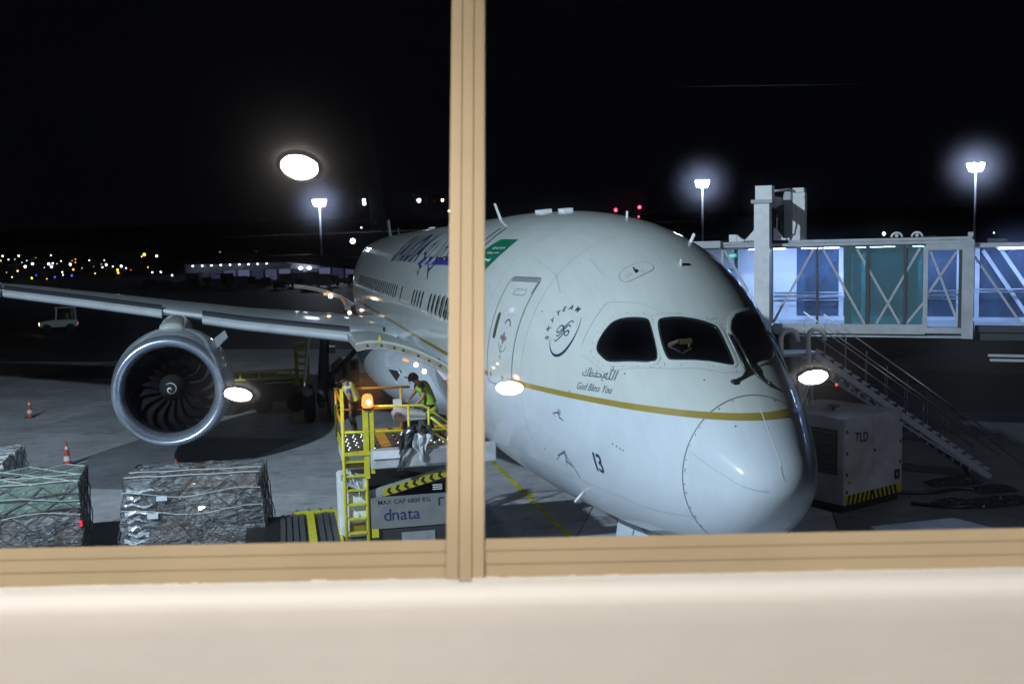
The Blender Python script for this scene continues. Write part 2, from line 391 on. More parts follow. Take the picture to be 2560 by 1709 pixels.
def skin_ring(name, pts, win, wout, m, parent, off=.008, smooth_it=2, thick=0.012):
    """frame along a closed (a, phi) outline: from win inside to wout outside"""
    if smooth_it: pts = smooth_pts(pts, smooth_it, True)
    a0 = sum(p[0] for p in pts)/len(pts); p0 = sum(p[1] for p in pts)/len(pts); ka, kp = metric(a0, p0)
    P = [Vector(((p[0]-a0)*ka, (p[1]-p0)*kp)) for p in pts]; n = len(P); ar = sum(P[i].x*P[(i+1) % n].y-P[(i+1) % n].x*P[i].y for i in range(n)); sg = 1 if ar > 0 else -1
    def at(d, o_):
        R = []
        for i in range(n):
            t = (P[(i+1) % n]-P[i-1]).normalized(); q = P[i]+Vector((t.y, -t.x))*d*sg; R.append(fus(a0+q.x/ka, p0+q.y/kp, o_))
        return R
    b = MB(); rows = [at(-win, off-thick), at(-win, off), at((wout-win)/2, off+.002), at(wout, off*.6), at(wout, off-thick)]
    b.grid(rows, closed=True); return b.build(name, m, parent, smooth=50)

# ---- paint
def fus_paint():
    m = bpy.data.materials.new('airliner_paint'); m.use_nodes = True; t = m.node_tree; b = t.nodes['Principled BSDF']
    g = t.nodes.new('ShaderNodeNewGeometry'); sx = t.nodes.new('ShaderNodeSeparateXYZ'); t.links.new(g.outputs['Position'], sx.inputs[0])
    st = t.nodes.new('ShaderNodeMath'); st.operation = 'GREATER_THAN'; st.inputs[1].default_value = 4.5; t.links.new(sx.outputs['Z'], st.inputs[0])
    mx = t.nodes.new('ShaderNodeMix'); mx.data_type = 'RGBA'; mx.inputs[6].default_value = (.50, .55, .61, 1); mx.inputs[7].default_value = (.47, .50, .49, 1); t.links.new(st.outputs[0], mx.inputs[0])
    n = t.nodes.new('ShaderNodeTexNoise'); n.inputs['Scale'].default_value = .9; n.inputs['Detail'].default_value = 7; t.links.new(g.outputs['Position'], n.inputs['Vector'])
    mp = t.nodes.new('ShaderNodeMapping'); mp.inputs['Scale'].default_value = (9, .6, 1.2); t.links.new(g.outputs['Position'], mp.inputs[0])
    n2 = t.nodes.new('ShaderNodeTexNoise'); n2.inputs['Scale'].default_value = 1.5; n2.inputs['Detail'].default_value = 5; t.links.new(mp.outputs[0], n2.inputs['Vector'])
    r = t.nodes.new('ShaderNodeMapRange'); r.inputs['To Min'].default_value = .90; r.inputs['To Max'].default_value = 1.05; t.links.new(n.outputs['Fac'], r.inputs['Value'])
    r2 = t.nodes.new('ShaderNodeMapRange'); r2.inputs['From Min'].default_value = .35; r2.inputs['From Max'].default_value = .75; r2.inputs['To Min'].default_value = 1; r2.inputs['To Max'].default_value = .93; t.links.new(n2.outputs['Fac'], r2.inputs['Value'])
    mm = t.nodes.new('ShaderNodeMath'); mm.operation = 'MULTIPLY'; t.links.new(r.outputs[0], mm.inputs[0]); t.links.new(r2.outputs[0], mm.inputs[1])
    vm = t.nodes.new('ShaderNodeVectorMath'); vm.operation = 'SCALE'; t.links.new(mx.outputs[2], vm.inputs[0]); t.links.new(mm.outputs[0], vm.inputs['Scale']); t.links.new(vm.outputs[0], b.inputs['Base Color'])
    b.inputs['Roughness'].default_value = .5; b.inputs['Specular IOR Level'].default_value = .15; b.inputs['Coat Weight'].default_value = .7; b.inputs['Coat Roughness'].default_value = .07
    n3 = t.nodes.new('ShaderNodeTexNoise'); n3.inputs['Scale'].default_value = 1.3; n3.inputs['Detail'].default_value = 2; t.links.new(g.outputs['Position'], n3.inputs['Vector'])
    bp = t.nodes.new('ShaderNodeBump'); bp.inputs['Strength'].default_value = .25; bp.inputs['Distance'].default_value = .012; t.links.new(n3.outputs['Fac'], bp.inputs['Height']); t.links.new(bp.outputs[0], b.inputs['Coat Normal']); 
    MAT['airliner_paint'] = m; return m
paint = fus_paint()
seam_m = mat('panel_seam', (.10, .11, .12), .5); gold = mat('gold_stripe', (.27, .20, .03), .35, coat=.6, nscale=2, namt=.12)
navy = mat('navy_print', (.006, .010, .06), .5); blue_p = mat('blue_print', (.03, .03, .24), .4); green_p = mat('flag_green', (.0, .11, .06), .4); white_p = mat('white_print', (.75, .77, .75), .4); greentext = mat('green_grey_print', (.03, .07, .07), .45)
gasket = mat('window_gasket', (.012, .02, .022), .25); silver = mat('polished_lip', (.70, .78, .95), .28, .8, nscale=1.5, namt=.12)

plane = thing('airliner', (0, 0, 0), 'large white twin jet airliner with gold stripe parked nose towards the window', 'airliner')
P1 = [(3.384, 31.6), (3.40, 40), (3.365, 47.8), (2.986, 59.8), (2.873, 60.4), (2.32, 53.5), (2.29, 49.1), (2.60, 40.5), (2.971, 31.5), (3.18, 30.8)]
P2 = [(2.80, 63.6), (2.82, 67.2), (2.47, 91.5), (2.382, 93.8), (1.714, 92.0), (1.642, 88.1), (2.106, 57.9), (2.25, 56.9)]
P3 = [(2.512, 100.0), (3.239, 127.8), (3.318, 133.2), (2.302, 134.0), (1.683, 104.1), (1.736, 99.8)]
P4 = [(a, 194-p) for a, p in P1]
def inpoly(x, y, P):
    c = False; n = len(P)
    for i in range(n):
        x1, y1 = P[i]; x2, y2 = P[i-1]
        if (y1 > y) != (y2 > y) and x < (x2-x1)*(y-y1)/(y2-y1)+x1: c = not c
    return c
PS = [smooth_pts(p, 2, True) for p in (P1, P2, P3, P4)]
PX = []
for P in PS:
    ca = sum(p[0] for p in P)/len(P); cp = sum(p[1] for p in P)/len(P); PX.append([(ca+(a-ca)*1.06, cp+(p-cp)*1.06) for a, p in P])
avals = [.0008, .003, .008, .016, .03, .05, .075, .105, .14, .18, .23, .29, .36, .44, .53, .63, .74, .86, 1, 1.14, 1.28]+[1.4+.035*i for i in range(64)]+[3.7+.2*i for i in range(22)]+[8.2+.6*i for i in range(18)]+[19+1.0*i for i in range(43)]
NP = 216; g = MB(); rows = [[fus(a, -90+360*k/NP) for k in range(NP)] for a in avals]
vs = [p for r_ in rows for p in r_]; fs = []
for i in range(len(avals)-1):
    for k in range(NP):
        am = (avals[i]+avals[i+1])/2; pm = -90+360*(k+.5)/NP
        if 1.5 < am < 3.6 and any(inpoly(am, pm, P) for P in PX): continue
        fs.append((i*NP+k, i*NP+(k+1) % NP, (i+1)*NP+(k+1) % NP, (i+1)*NP+k))
n0 = len(vs); vs.append(Vector((0, -.001, ZN)))
fs += [(n0, (k+1) % NP, k) for k in range(NP)]
g.add(vs, fs); body = g.build('fuselage', paint, plane, smooth=True)
# cockpit glazing
cglass = glassmat('cockpit_glass', (.42, .46, .46), .06, .02, fres=True)
for i, P in enumerate((P1, P2, P3, P4)):
    pn = skin_poly('cockpit_window', P, cglass, plane, -.004, .25, 2)
    skin_ring('gasket', P, .016, .016, gasket, pn, .012)
    skin_ring('window_surround', P, -.014, .075, paint, pn, .010, thick=.02)
# smooth seam around the windshield group
# cockpit interior
lining = mat('cockpit_lining', (.035, .035, .036), .8); seatm = mat('seat_fabric', (.30, .28, .26), .9, nscale=30, namt=.3)
g = MB(); pts_ = [fus(4.1, ph, -.15) for ph in range(-10, 191, 8)]; g.add(pts_, [tuple(range(len(pts_)))]); g.build('cockpit_bulkhead', lining, plane)
g = MB(); g.box(-.85, .85, 2.0, 2.5, 4.86, 4.93); g.box(-1.2, 1.2, 2.5, 4.0, 4.18, 4.22); g.build('instrument_panel', lining, plane, bevel=.02)
for sx in (-1, 1):
    g = MB(); g.box(sx*.55-.16, sx*.55+.16, 3.0, 3.12, 5.3, 5.55); s_ = g.build('cockpit_seat', seatm, plane, bevel=.05)
    g = MB(); g.box(sx*.55-.25, sx*.55+.25, 3.0, 3.14, 4.55, 5.26); g.box(sx*.55-.25, sx*.55+.25, 2.55, 3.05, 4.45, 4.58); g.build('seat_back', seatm, s_, bevel=.05)
paper = mat('paper', (.45, .60, .50), .7); ypap = mat('yellow_card', (.07, .065, .015), .7)
skin_poly('paper_note', [(2.93, 33), (2.80, 33.3), (2.72, 38), (2.80, 39.5), (2.90, 37.4)], paper, plane, -.03)
skin_poly('paper_note', [(2.42, 50.5), (2.36, 52.5), (2.42, 55), (2.50, 54.4), (2.47, 51.4)], ypap, plane, -.03)
pil = mat('shirt_sleeve', (.06, .04, .035), .8)
g = MB(); g.tube([(-.62, 2.55, 5.3), (-.70, 2.35, 5.38), (-.62, 2.2, 5.45)], [.045, .04, .03]); g.tube([(-.40, 2.5, 5.36), (-.38, 2.3, 5.42), (-.46, 2.18, 5.46)], [.04, .035, .03]); g.build('pilot_forearm', pil, plane, smooth=True)  # a pilot's sleeved forearms behind the pane, no visor part
g = MB(); g.box(-.62, -.44, 2.15, 2.17, 5.40, 5.48); g.build('checklist_card', ypap, plane)

# gold stripe round the nose
def a_of(phd, z):
    lo, hi = .3, 60
    f_ = lambda a: fus(a, phd).z-z
    if phd > 0:
        for _ in range(40):
            md = (lo+hi)/2
            if f_(md) < 0: lo = md
            else: hi = md
        return (lo+hi)/2
rows = []
for a in [44, 40, 36, 32, 28, 24, 21, 19, 17, 15, 13.5, 12, 11, 10, 9, 8, 7.4, 6.8, 6.2, 5.7, 5.2, 4.8, 4.4]:
    dz = .085*sstep(5, 13, a); rows.append([fus(a, phi_z(a, z+dz), .004) for z in (4.458, 4.502, 4.545)])
pa, pb, pm_ = [phi_z(4.4, z) for z in (4.458, 4.545, 4.502)]
for i in range(1, 47):
    t = i/46; R = []
    for z, p0 in ((4.458, pa), (4.502, pm_), (4.545, pb)):
        ph = p0+(90-p0)*t; R.append(fus(a_of(max(ph, .4), z), max(ph, .4), .004))
    rows.append(R)
rows += [[Vector((-p.x, p.y, p.z)) for p in r_] for r_ in rows[-2::-1]]
g = MB(); g.grid(rows); g.build('gold_stripe', gold, plane, smooth=True)
# radome seam, fasteners and lightning strips
g = MB(); g.grid([[fus(a, ph, .003) for ph in range(-180, 181, 3)] for a in (1.088, 1.103)]); g.build('radome_seam', seam_m, plane, smooth=True)
g = MB(); rs = random.Random(4)
for ph in list(range(-40, 60, 9))+[75, 110, 150]:
    for q in range(rs.choice((1, 1, 2))): p = fus(1.06-.01*q, ph+rs.uniform(-2, 2), .004); g.lathe([(0, .010), (.003, .010), (.004, .001)], p, 'Y', 6)
g.build('radome_fasteners', seam_m, plane)['kind'] = 'stuff'
def skin_line(name, pts, wd, m, off=.004, n=24, parent=None):
    P = []
    for i in range(n+1):
        t = i/n*(len(pts)-1); k = min(int(t), len(pts)-2); t -= k; P.append((pts[k][0]*(1-t)+pts[k+1][0]*t, pts[k][1]*(1-t)+pts[k+1][1]*t))
    g = MB(); rows = []
    for i, (a, ph) in enumerate(P):
        a2, p2 = P[min(i+1, n)]; a1, p1 = P[max(i-1, 0)]; d = fus(a2, p2)-fus(a1, p1); c = fus(a, ph, off); nn = (fus(a, ph, .1)-fus(a, ph)).normalized(); s_ = d.cross(nn).normalized()*wd/2; rows.append([c-s_, c+s_])
    g.grid(rows); return g.build(name, m, parent or plane, smooth=True)
strip_l = mat('lightning_strip', (.75, .76, .74), .3); strip_d = mat('faint_line', (.22, .24, .26), .5)
skin_line('lightning_strip', [(.881, 91.8), (.45, 89.5), (.138, 85.4)], .012, strip_l); skin_line('lightning_strip', [(.138, 85.4), (.03, 77)], .006, strip_d)
skin_line('lightning_strip', [(1.04, 20.4), (.5, 15), (.2, 8), (.05, -1)], .006, strip_d)
# titles and marks
level_print('registration_number', text2d('1', 1, off=.012), navy, 3.24, 3.37, plane, sx=.40, sy=.46, rot=rad(-2))
level_print('registration_number', text2d('3', 1, off=.012), navy, 3.10, 3.36, plane, sx=.38, sy=.46, rot=rad(-2))
ring = [('S', 4.66, 5.37, 84), ('K', 4.71, 5.51, 66), ('Y', 4.69, 5.645, 47), ('T', 4.625, 5.765, 30), ('E', 4.52, 5.84, 14), ('A', 4.385, 5.87, 0), ('M', 4.22, 5.845, -18)]
for ch, a, z, an in ring: level_print('alliance_lettering', ([(x-.33, y-.36) for x, y in text2d(ch, 1, off=.012)[0]], text2d(ch, 1, off=.012)[1]), navy, a, z, plane, rot=rad(an), sx=.155, sy=.135)
arc = []
for i in range(25):
    t = rad(-160+i*(200/24)); arc.append((.335*math.cos(t), .42*math.sin(t)))
level_print('alliance_emblem', stroke2d(arc, [.006+.05*abs(math.sin(PI*min(i/24*1.05, 1)))**1.6 for i in range(25)]), navy, 4.26, 5.47, plane)
waves = [[(-.20, .02), (-.22, -.04), (-.17, -.08), (-.10, -.05), (-.02, .03), (.05, .12), (.12, .16), (.19, .12)],
         [(-.18, -.12), (-.12, -.14), (-.05, -.08), (.03, .03), (.10, .09), (.17, .04)],
         [(-.20, -.20), (-.13, -.235), (-.04, -.16), (.06, -.05), (.14, -.01), (.20, -.06), (.16, -.12), (.08, -.10)],
         [(-.20, .02), (-.13, .07), (-.05, .04), (.03, -.05), (.09, -.11)]]
for wv in waves:
    q = smooth_pts(wv, 2); level_print('alliance_emblem', stroke2d(q, [.010+.016*abs(math.sin(PI*i/(len(q)-1))) for i in range(len(q))]), navy, 4.28, 5.52, plane, sx=.86, sy=1.0)
level_print('blessing_text', text2d('God Bless You', 1, shear=.35, off=-.008), greentext, 3.545, 4.62, plane, sx=.145, sy=.165, rot=rad(1))
level_print('blessing_text', text2d('\ufeda\ufec8\ufed4\ufea4\ufef3', 1, off=-.004), greentext, 3.47, 4.84, plane, sx=.18, sy=.20, rot=rad(0))
level_print('blessing_text', text2d('\ufdf2', 1, off=-.004), greentext, 3.0, 4.83, plane, sx=.24, sy=.22)
for ch, a_ in zip('SAUDIA', (26.3, 25.2, 23.9, 22.6, 21.2, 20.6)): level_print('airline_title', text2d(ch, 1, shear=.25, off=.04), navy, a_, 6.55, plane, sx=1.7, sy=1.42, sub=.3)
AR_T = '\ufe94\ufef3\ufea9\ufeee\ufecc\ufeb4\ufedf\ufe8d'
skin_print('airline_title', text2d(AR_T, 1, off=-.012), navy, 18.9, 37.8, plane, sx=2.4, sy=1.7, sub=.3)
for a1, a0, z0, z1 in ((18.5, 17.5, 6.46, 6.60), (17.1, 16.3, 6.46, 6.60), (15.9, 10.6, 6.47, 6.61)):
    skin_poly('title_underline', [(a1, phi_z(a1, z0)), (a0+.2, phi_z(a0, z0)), (a0-.2, phi_z(a0, z1)), (a1-.4, phi_z(a1, z1))], blue_p, plane, .005, .5)
for a_, z_ in ((18.6, 6.38),):
    skin_poly('title_swash', [(a_, phi_z(a_, 6.50)), (17.6, phi_z(17.6, 6.37)), (17.2, phi_z(17.2, 6.38)), (18.0, phi_z(18, 6.52))], blue_p, plane)
skin_line('title_swash', [(16.2, 35.2), (15.5, 31), (15.04, 27.2)], .07, navy)
skin_poly('small_label', [(18.9, 32.8), (18.1, 32.8), (18.2, 34), (19.0, 34)], mat('tan_label', (.35, .33, .25), .5), plane)
for q in (0, .22): skin_poly('small_label', [(17.35-q, 28.2), (17.25-q, 28.2), (17.5-q, 30.6), (17.6-q, 30.6)], navy, plane)
# national flag
flag = skin_poly('national_flag', [(10.2, 36.0), (8.84, 36.3), (8.66, 42), (8.52, 48), (8.469, 54.6), (9.0, 53.8), (9.684, 52.9), (10.25, 44)], green_p, plane, .005, .2)
def fit_geo(geo, W_, H_):
    v, f = geo; xs = [p[0] for p in v]; ys = [p[1] for p in v]; a, b = (max(xs)-min(xs)), (max(ys)-min(ys)); return [((x-min(xs))/a*W_, (y-min(ys))/b*H_) for x, y in v], f
F1 = ['\ufefb', '\ufe87\ufedf\ufeea', '\ufe87\ufefb', '\ufdf2']; F2 = ['\ufee3\ufea4\ufee4\ufeaa', '\ufead\ufeb3\ufeee\ufedd', '\ufdf2']
for row, z in ((F1, 6.845), (F2, 6.755)): level_print('flag_script', fit_geo(text2d(' '.join(w_[::-1] for w_ in row[::-1]), 1, off=.01), .86, .095), white_p, 9.50-(6.9-z)*-.9, z, flag, .009)
skin_print('flag_sword', stroke2d([(-.36, 0), (.2, 0), (.28, .012)], [.02, .035, .01]), white_p, 9.25, 41.2, flag, .009)
skin_print('flag_sword', stroke2d([(.22, -.05), (.24, .07)], .03), white_p, 9.25, 41.2, flag, .009)
# passenger door
def rect_az(a0, a1, z0, z1, r=.12, n=5):
    P = []
    for cx, cz, t0 in ((a1-r, z1-r, 0), (a0+r, z1-r, 90), (a0+r, z0+r, 180), (a1-r, z0+r, 270)):
        for i in range(n): t = rad(t0+90*i/(n-1)); P.append((cx+r*math.cos(t), cz+r*math.sin(t)))
    return P
def rect_outline(name, a0, a1, z0, z1, wd, m, parent, off=.005, r=.12):
    P = rect_az(a0, a1, z0, z1, r); Q = []
    n = len(P)
    for i in range(n):
        x1, y1 = P[i]; x2, y2 = P[(i+1) % n]; k = max(1, int(math.hypot(x2-x1, y2-y1)/.12))
        for j in range(k): Q.append((x1+(x2-x1)*j/k, y1+(y2-y1)*j/k))
    n = len(Q); rows = []
    for i in range(n):
        t = Vector((Q[(i+1) % n][0]-Q[i-1][0], Q[(i+1) % n][1]-Q[i-1][1])).normalized(); nn = Vector((t.y, -t.x)); R = []
        for s_ in (-.5, .5): a, z = Q[i][0]+nn.x*wd*s_, Q[i][1]+nn.y*wd*s_; R.append(fus(a, phi_z(a, z), off))
        rows.append(R)
    rows.append(rows[0]); g = MB(); g.grid(rows); return g.build(name, m, parent, smooth=True)
def patch_az(name, a0, a1, z0, z1, m, parent, off, r=.12, sub=.15):
    return skin_poly(name, [(a, phi_z(a, z)) for a, z in rect_az(a0, a1, z0, z1, r)], m, parent, off, sub)
def grid_az(name, a0, a1, z0, z1, m, parent, off, na=8, nz=14):
    g = MB(); g.grid([[fus(a0+(a1-a0)*i/na, phi_z(a0+(a1-a0)*i/na, z0+(z1-z0)*j/nz), off) for j in range(nz+1)] for i in range(na+1)]); return g.build(name, m, parent, smooth=True)
door = grid_az('passenger_door', 5.76, 6.95, 4.47, 6.24, paint, plane, .004)
rect_outline('door_seam', 5.73, 6.98, 4.36, 6.33, .016, seam_m, door, .007)
grid_az('door_head_recess_shade', 5.82, 6.90, 6.25, 6.325, mat('recess_shade', (.16, .18, .19), .5), door, .006, 6, 2)  # grey strip paints the shadow in the recess over the door
grid_az('door_side_recess_shade', 5.745, 5.80, 6.05, 6.27, mat('recess_shade', (.16, .18, .19), .5), door, .0065, 2, 4)  # same shadow grey laid down the recess beside the door
rect_outline('door_window', 6.02, 6.50, 6.015, 6.115, .018, mat('window_rim', (.25, .28, .28), .4), door, .008, .04)
patch_az('door_handle', 6.66, 6.80, 5.20, 5.68, mat('olive_recess', (.05, .055, .035), .5), door, .008, .06)
patch_az('door_placard', 6.12, 6.34, 5.70, 5.79, mat('placard_white', (.62, .62, .75), .4), door, .008, .01)
patch_az('door_placard', 6.14, 6.36, 5.61, 5.69, mat('placard_pink', (.50, .50, .52), .4), door, .008, .01)
for k in range(3): patch_az('door_lettering', 6.15, 6.34, 5.625+.02*k, 5.631+.02*k, mat('placard_print', (.3, .2, .22), .4), door, .010, .002)
skin_print('door_arrow', stroke2d(smooth_pts([(-.13, -.02), (-.05, .07), (.07, .07), (.14, -.03)], 2), [.01, .02, .035, .045, .05, .05, .045, .04, .03, .02][:len(smooth_pts([(0, 0)]*4, 2))] if False else .035), seam_m, 6.22, 19.6, door, .008, sub=.1)
crossm = mat('emblem_grey', (.16, .17, .18), .4)
skin_print('door_emblem', poly_geo([(-.15, -.02), (-.05, -.05), (0, -.13), (.05, -.05), (.15, -.02), (.15, .03), (.05, .05), (0, .13), (-.05, .05), (-.15, .03)]), crossm, 6.27, 13.6, door, .008, sub=.1)
skin_print('door_emblem', poly_geo([(-.03, -.03), (.03, -.03), (.03, .03), (-.03, .03)]), mat('red_print', (.3, .04, .05), .4), 6.27, 13.6, door, .010)
skin_print('door_arc', stroke2d([(.2*math.cos(rad(t)), .2*math.sin(rad(t))) for t in range(200, 341, 14)], .012), seam_m, 6.27, 12.5, door, .008, sub=.1)
for k in range(3): skin_print('door_lettering', text2d('M', 1), strip_d, 6.36, 9.2-2.0*k, door, .008, sx=.10, sy=.10)
# scratches / seams
skin_line('panel_line', [(7.2, 49), (5.4, 45.8), (4.9, 40.5)], .007, strip_d); skin_line('panel_line', [(5.0, 60), (4.3, 58)], .006, strip_d)
skin_line('panel_line', [(3.7, 28), (3.75, 50), (3.2, 64), (2.9, 68), (2.55, 90), (2.6, 96)], .008, mat('soft_seam', (.30, .32, .33), .5), n=60)
skin_line('panel_line', [(3.62, 25), (2.95, 26), (2.3, 45), (2.0, 55), (1.55, 80), (1.50, 95), (1.50, 125)], .008, mat('soft_seam', (.30, .32, .33), .5), n=60)
# escape hatch on the crown
hat = [(4.121, 63.6), (4.17, 70), (4.138, 77.2), (4.0, 79.5), (3.822, 78.7), (3.79, 71), (3.805, 63.5), (3.95, 61.5)]
h_ = skin_poly('escape_hatch', hat, paint, plane, .004, .1, 2); skin_ring('hatch_seam', hat, .006, .006, strip_d, h_, .006, thick=.003)
for a, p in ((4.0, 65.5), (4.0, 67.5), (3.93, 73.0)): skin_poly('hatch_label', [(a, p-.6), (a-.10, p-.6), (a-.10, p+.6), (a, p+.6)], mat('hatch_print', (.36, .38, .38), .5), h_, .007)
def blade(name, a, ph, h, c, m, lean=.5, th=.02):
    b0 = fus(a, ph); n = (fus(a, ph, .1)-b0).normalized(); aft = (fus(a+.05, ph)-b0).normalized(); s_ = n.cross(aft)
    g = MB(); P = [b0-aft*c/2-n*.02, b0+aft*c/2-n*.02, b0+aft*(c/2+lean*h*.6)+n*h, b0+aft*(-c/2+lean*h)+n*h]
    g.prism([p-s_*th/2 for p in P], s_*th); return g.build(name, m, plane, bevel=.003)
blade('air_data_vane', 3.94, 70.1, .07, .10, black_p, .4); blade('air_data_vane', 3.878, 92.8, .09, .10, paint, .3)
blade('blade_antenna', 13.7, 73.5, .42, .20, white_metal, .3, .03); blade('blade_antenna', 46.6, 86, .95, .9, grey_metal, .2, .08); blade('blade_antenna', 42, 86, .35, .2, grey_metal, .3)
for a, ph in ((11.4, 83.7), (10.9, 82.6), (9.6, 85.0), (24, 84), (30, 86)): blade('crown_fitting', a, ph, .07, .42, white_metal, .05, .22)
blade('blade_antenna', 7.04, 96, .12, .1, white_metal); blade('blade_antenna', 5.3, 112, .16, .12, white_metal, .2)
bulb = emit('small_white_light', (1, .98, .9), 12)
p = fus(12.6, 82, .05); 
# probes
def probe(a, ph, L, dn):
    b0 = fus(a, ph); n = (fus(a, ph, .1)-b0).normalized(); f_ = (fus(a-.05, ph)-b0).normalized()
    g = MB(); g.lathe([(0, .055), (.01, .05)], (0, 0, 0), 'Z', 14, cap=True); R = n.to_track_quat('Z', 'Y').to_matrix(); g.v = [tuple(b0+R @ Vector(v)) for v in g.v]
    g.tube([b0, b0+n*.12, b0+n*.15+f_*L+Vector((0, 0, dn))], [.02, .015, .006], 6); return g.build('air_probe', grey_metal, plane, smooth=40)
probe(4.02, -3.6, .16, 0)
pp = skin_line('probe_streak', [(4.12, -22.3), (3.99, -28), (3.975, -33.3)], .03, mat('streak_grey', (.20, .22, .23), .5))  # dark grey line running down from the probe
b0 = fus(4.12, -21.5); n = (fus(4.12, -21.5, .1)-b0).normalized(); g = MB(); g.tube([b0, b0+n*.14, b0+n*.16+Vector((0, -.14, -.01))], [.03, .02, .012], 8); g.tube([b0+n*.1, b0+n*.12+Vector((.0, .1, -.1))], [.02, .008], 6); g.build('pitot_probe', grey_metal, plane, smooth=True)
b0 = fus(4.376, -44.5); n = (fus(4.376, -44.5, .1)-b0).normalized(); g = MB(); g.tube([b0, b0+n*.22], [.03, .02], 8); g.build('pitot_probe', white_metal, plane, smooth=True)
# fastener heads round the windshield, and small ports low on the nose
g = MB(); rs = random.Random(9)
for P, k in ((P1, 26), (P2, 22), (P3, 14)):
    Q = smooth_pts(P, 2, True); ca = sum(p[0] for p in Q)/len(Q); cp = sum(p[1] for p in Q)/len(Q)
    for i in range(0, len(Q), 2):
        a, ph = ca+(Q[i][0]-ca)*1.24, cp+(Q[i][1]-cp)*1.24; g.lathe([(0, .009), (-.003, .007)], fus(a, ph, .005), 'Y', 6, cap=True)
for a, ph in ((2.52, -2), (2.42, -1.8), (2.33, -1.6), (2.26, -1.4), (2.6, 33), (1.55, 66), (.75, 62), (3.7, 8), (5.1, 30), (4.9, -25)): g.lathe([(0, .014), (-.004, .012)], fus(a, ph, .005), 'Y', 8, cap=True)
g.build('skin_fasteners', strip_d, plane)['kind'] = 'stuff'
skin_line('panel_line', [(5.35, -60), (5.35, 20), (5.35, 80), (5.35, 100)], .006, MAT['soft_seam'], n=60); skin_line('panel_line', [(7.5, -60), (7.5, 20), (7.5, 70), (7.5, 110)], .006, MAT['soft_seam'], n=60)
skin_line('panel_line', [(1.1, -32), (3, -34), (7.5, -36), (15, -36)], .006, MAT['soft_seam'], n=60)
# wipers
def wiper(pa_, pb_, foot, side):
    A, B = fus(*pa_, .03), fus(*pb_, .035); g = MB(); g.tube([A, (A+B)/2+Vector((0, -.01, .01)), B], [.014, .022, .026], 6); g.tube([A+Vector((.03, 0, 0)), B+Vector((.04, 0, 0))], .010, 6); wp = g.build('wiper', black_p, plane, smooth=True)
    F = fus(*foot, .03); g = MB(); g.tube([B, B+(F-B)*.35+Vector((0, -.02, -.03)), F], [.025, .022, .018], 6); g.tube([F, F+Vector((.05*side, -.03, .0))], .03, 8); g.build('wiper_arm', black_p, wp, smooth=True)
    g = MB(); g.tube([A, A+(A-B)*.25], .012, 6); g.build('wiper_blade', black_rub, wp)
wiper((2.123, 97.2), (1.501, 95.6), (1.342, 83.3), -1); wiper((2.212, 100.6), (1.58, 101.1), (1.336, 108.4), 1)
# cabin windows (shared mesh on the constant section)
cwin = mat('cabin_window_glass', (.025, .028, .025), .12, coat=.5); cfr = mat('cabin_window_rim', (.46, .48, .47), .4)
def rr(n=6, w_=.155, h_=.25, r=.13):
    P = []
    for cx, cz, t0 in ((w_-r, h_-r, 0), (-w_+r, h_-r, 90), (-w_+r, -h_+r, 180), (w_-r, -h_+r, 270)):
        for i in range(n): t = rad(t0+90*i/(n-1)); P.append((cx+r*math.cos(t), cz+r*math.sin(t)))
    return P
def win_mesh(nm, w_, h_, off, m, hole=None):
    pts = rr(w_=w_, h_=h_, r=min(w_, h_)*.9); g = MB(); A = [fus(20+x, phi_z(20+x, 5.57+z), off)-Vector((0, 20, 0)) for x, z in pts]
    if hole:
        B = [fus(20+x, phi_z(20+x, 5.57+z), off)-Vector((0, 20, 0)) for x, z in rr(w_=hole[0], h_=hole[1], r=min(hole)*.9)]; g.grid([A, B], closed=True)
    else:
        rows = [[fus(20+x*s_, phi_z(20, 5.57+z*s_), off)-Vector((0, 20, 0)) for x, z in pts] for s_ in (1, .6, .2)]; g.grid(rows, closed=True)
    return g.build(nm, m, plane, smooth=True)
wm = win_mesh('cabin_window', .140, .235, .004, cwin); wr = win_mesh('window_rim', .175, .27, .003, cfr, (.138, .233)); wr.parent = wm
wlist = [9.6, 10.2, 10.82, 11.45, 12.08, 12.72, 13.34, 14.76, 15.36, 15.97, 16.58, 19.42]+[20.85+.61*k for k in range(26)]
for i, a in enumerate(wlist):
    if i == 0: wm.location = (0, a, 0)
    else:
        c = share(wm, 'cabin_window', plane, (0, a, 0)); share(wr, 'window_rim', c)
for a0, a1 in ((17.2, 18.4),): rect_outline('door_seam', a0, a1, 4.55, 6.3, .02, strip_d, plane, .006)
# nose gear
ng = MB(); ng.tube([(0, 5.2, .45), (0, 5.0, 2.6)], .12, 12); ng.tube([(0, 5.2, .9), (0, 6.3, 2.2)], .06, 8); nose_gear = ng.build('nose_gear', white_metal, plane, smooth=40)
for sx in (-.28, .28):
    g = MB(); g.lathe([(-.17, .30), (-.19, .40), (-.12, .50), (.12, .50), (.19, .40), (.17, .30)], (sx, 5.2, .5), 'X', 28, cap=True); g.build('wheel', black_rub, nose_gear, smooth=40)
for sx in (-1, 1):
    g = MB(); g.prism([(sx*.42, 4.1, 1.95), (sx*.42, 5.7, 1.95), (sx*.60, 5.6, 1.1), (sx*.60, 4.2, 1.1)], (.04, 0, 0)); g.build('gear_door', paint, nose_gear, bevel=.01)
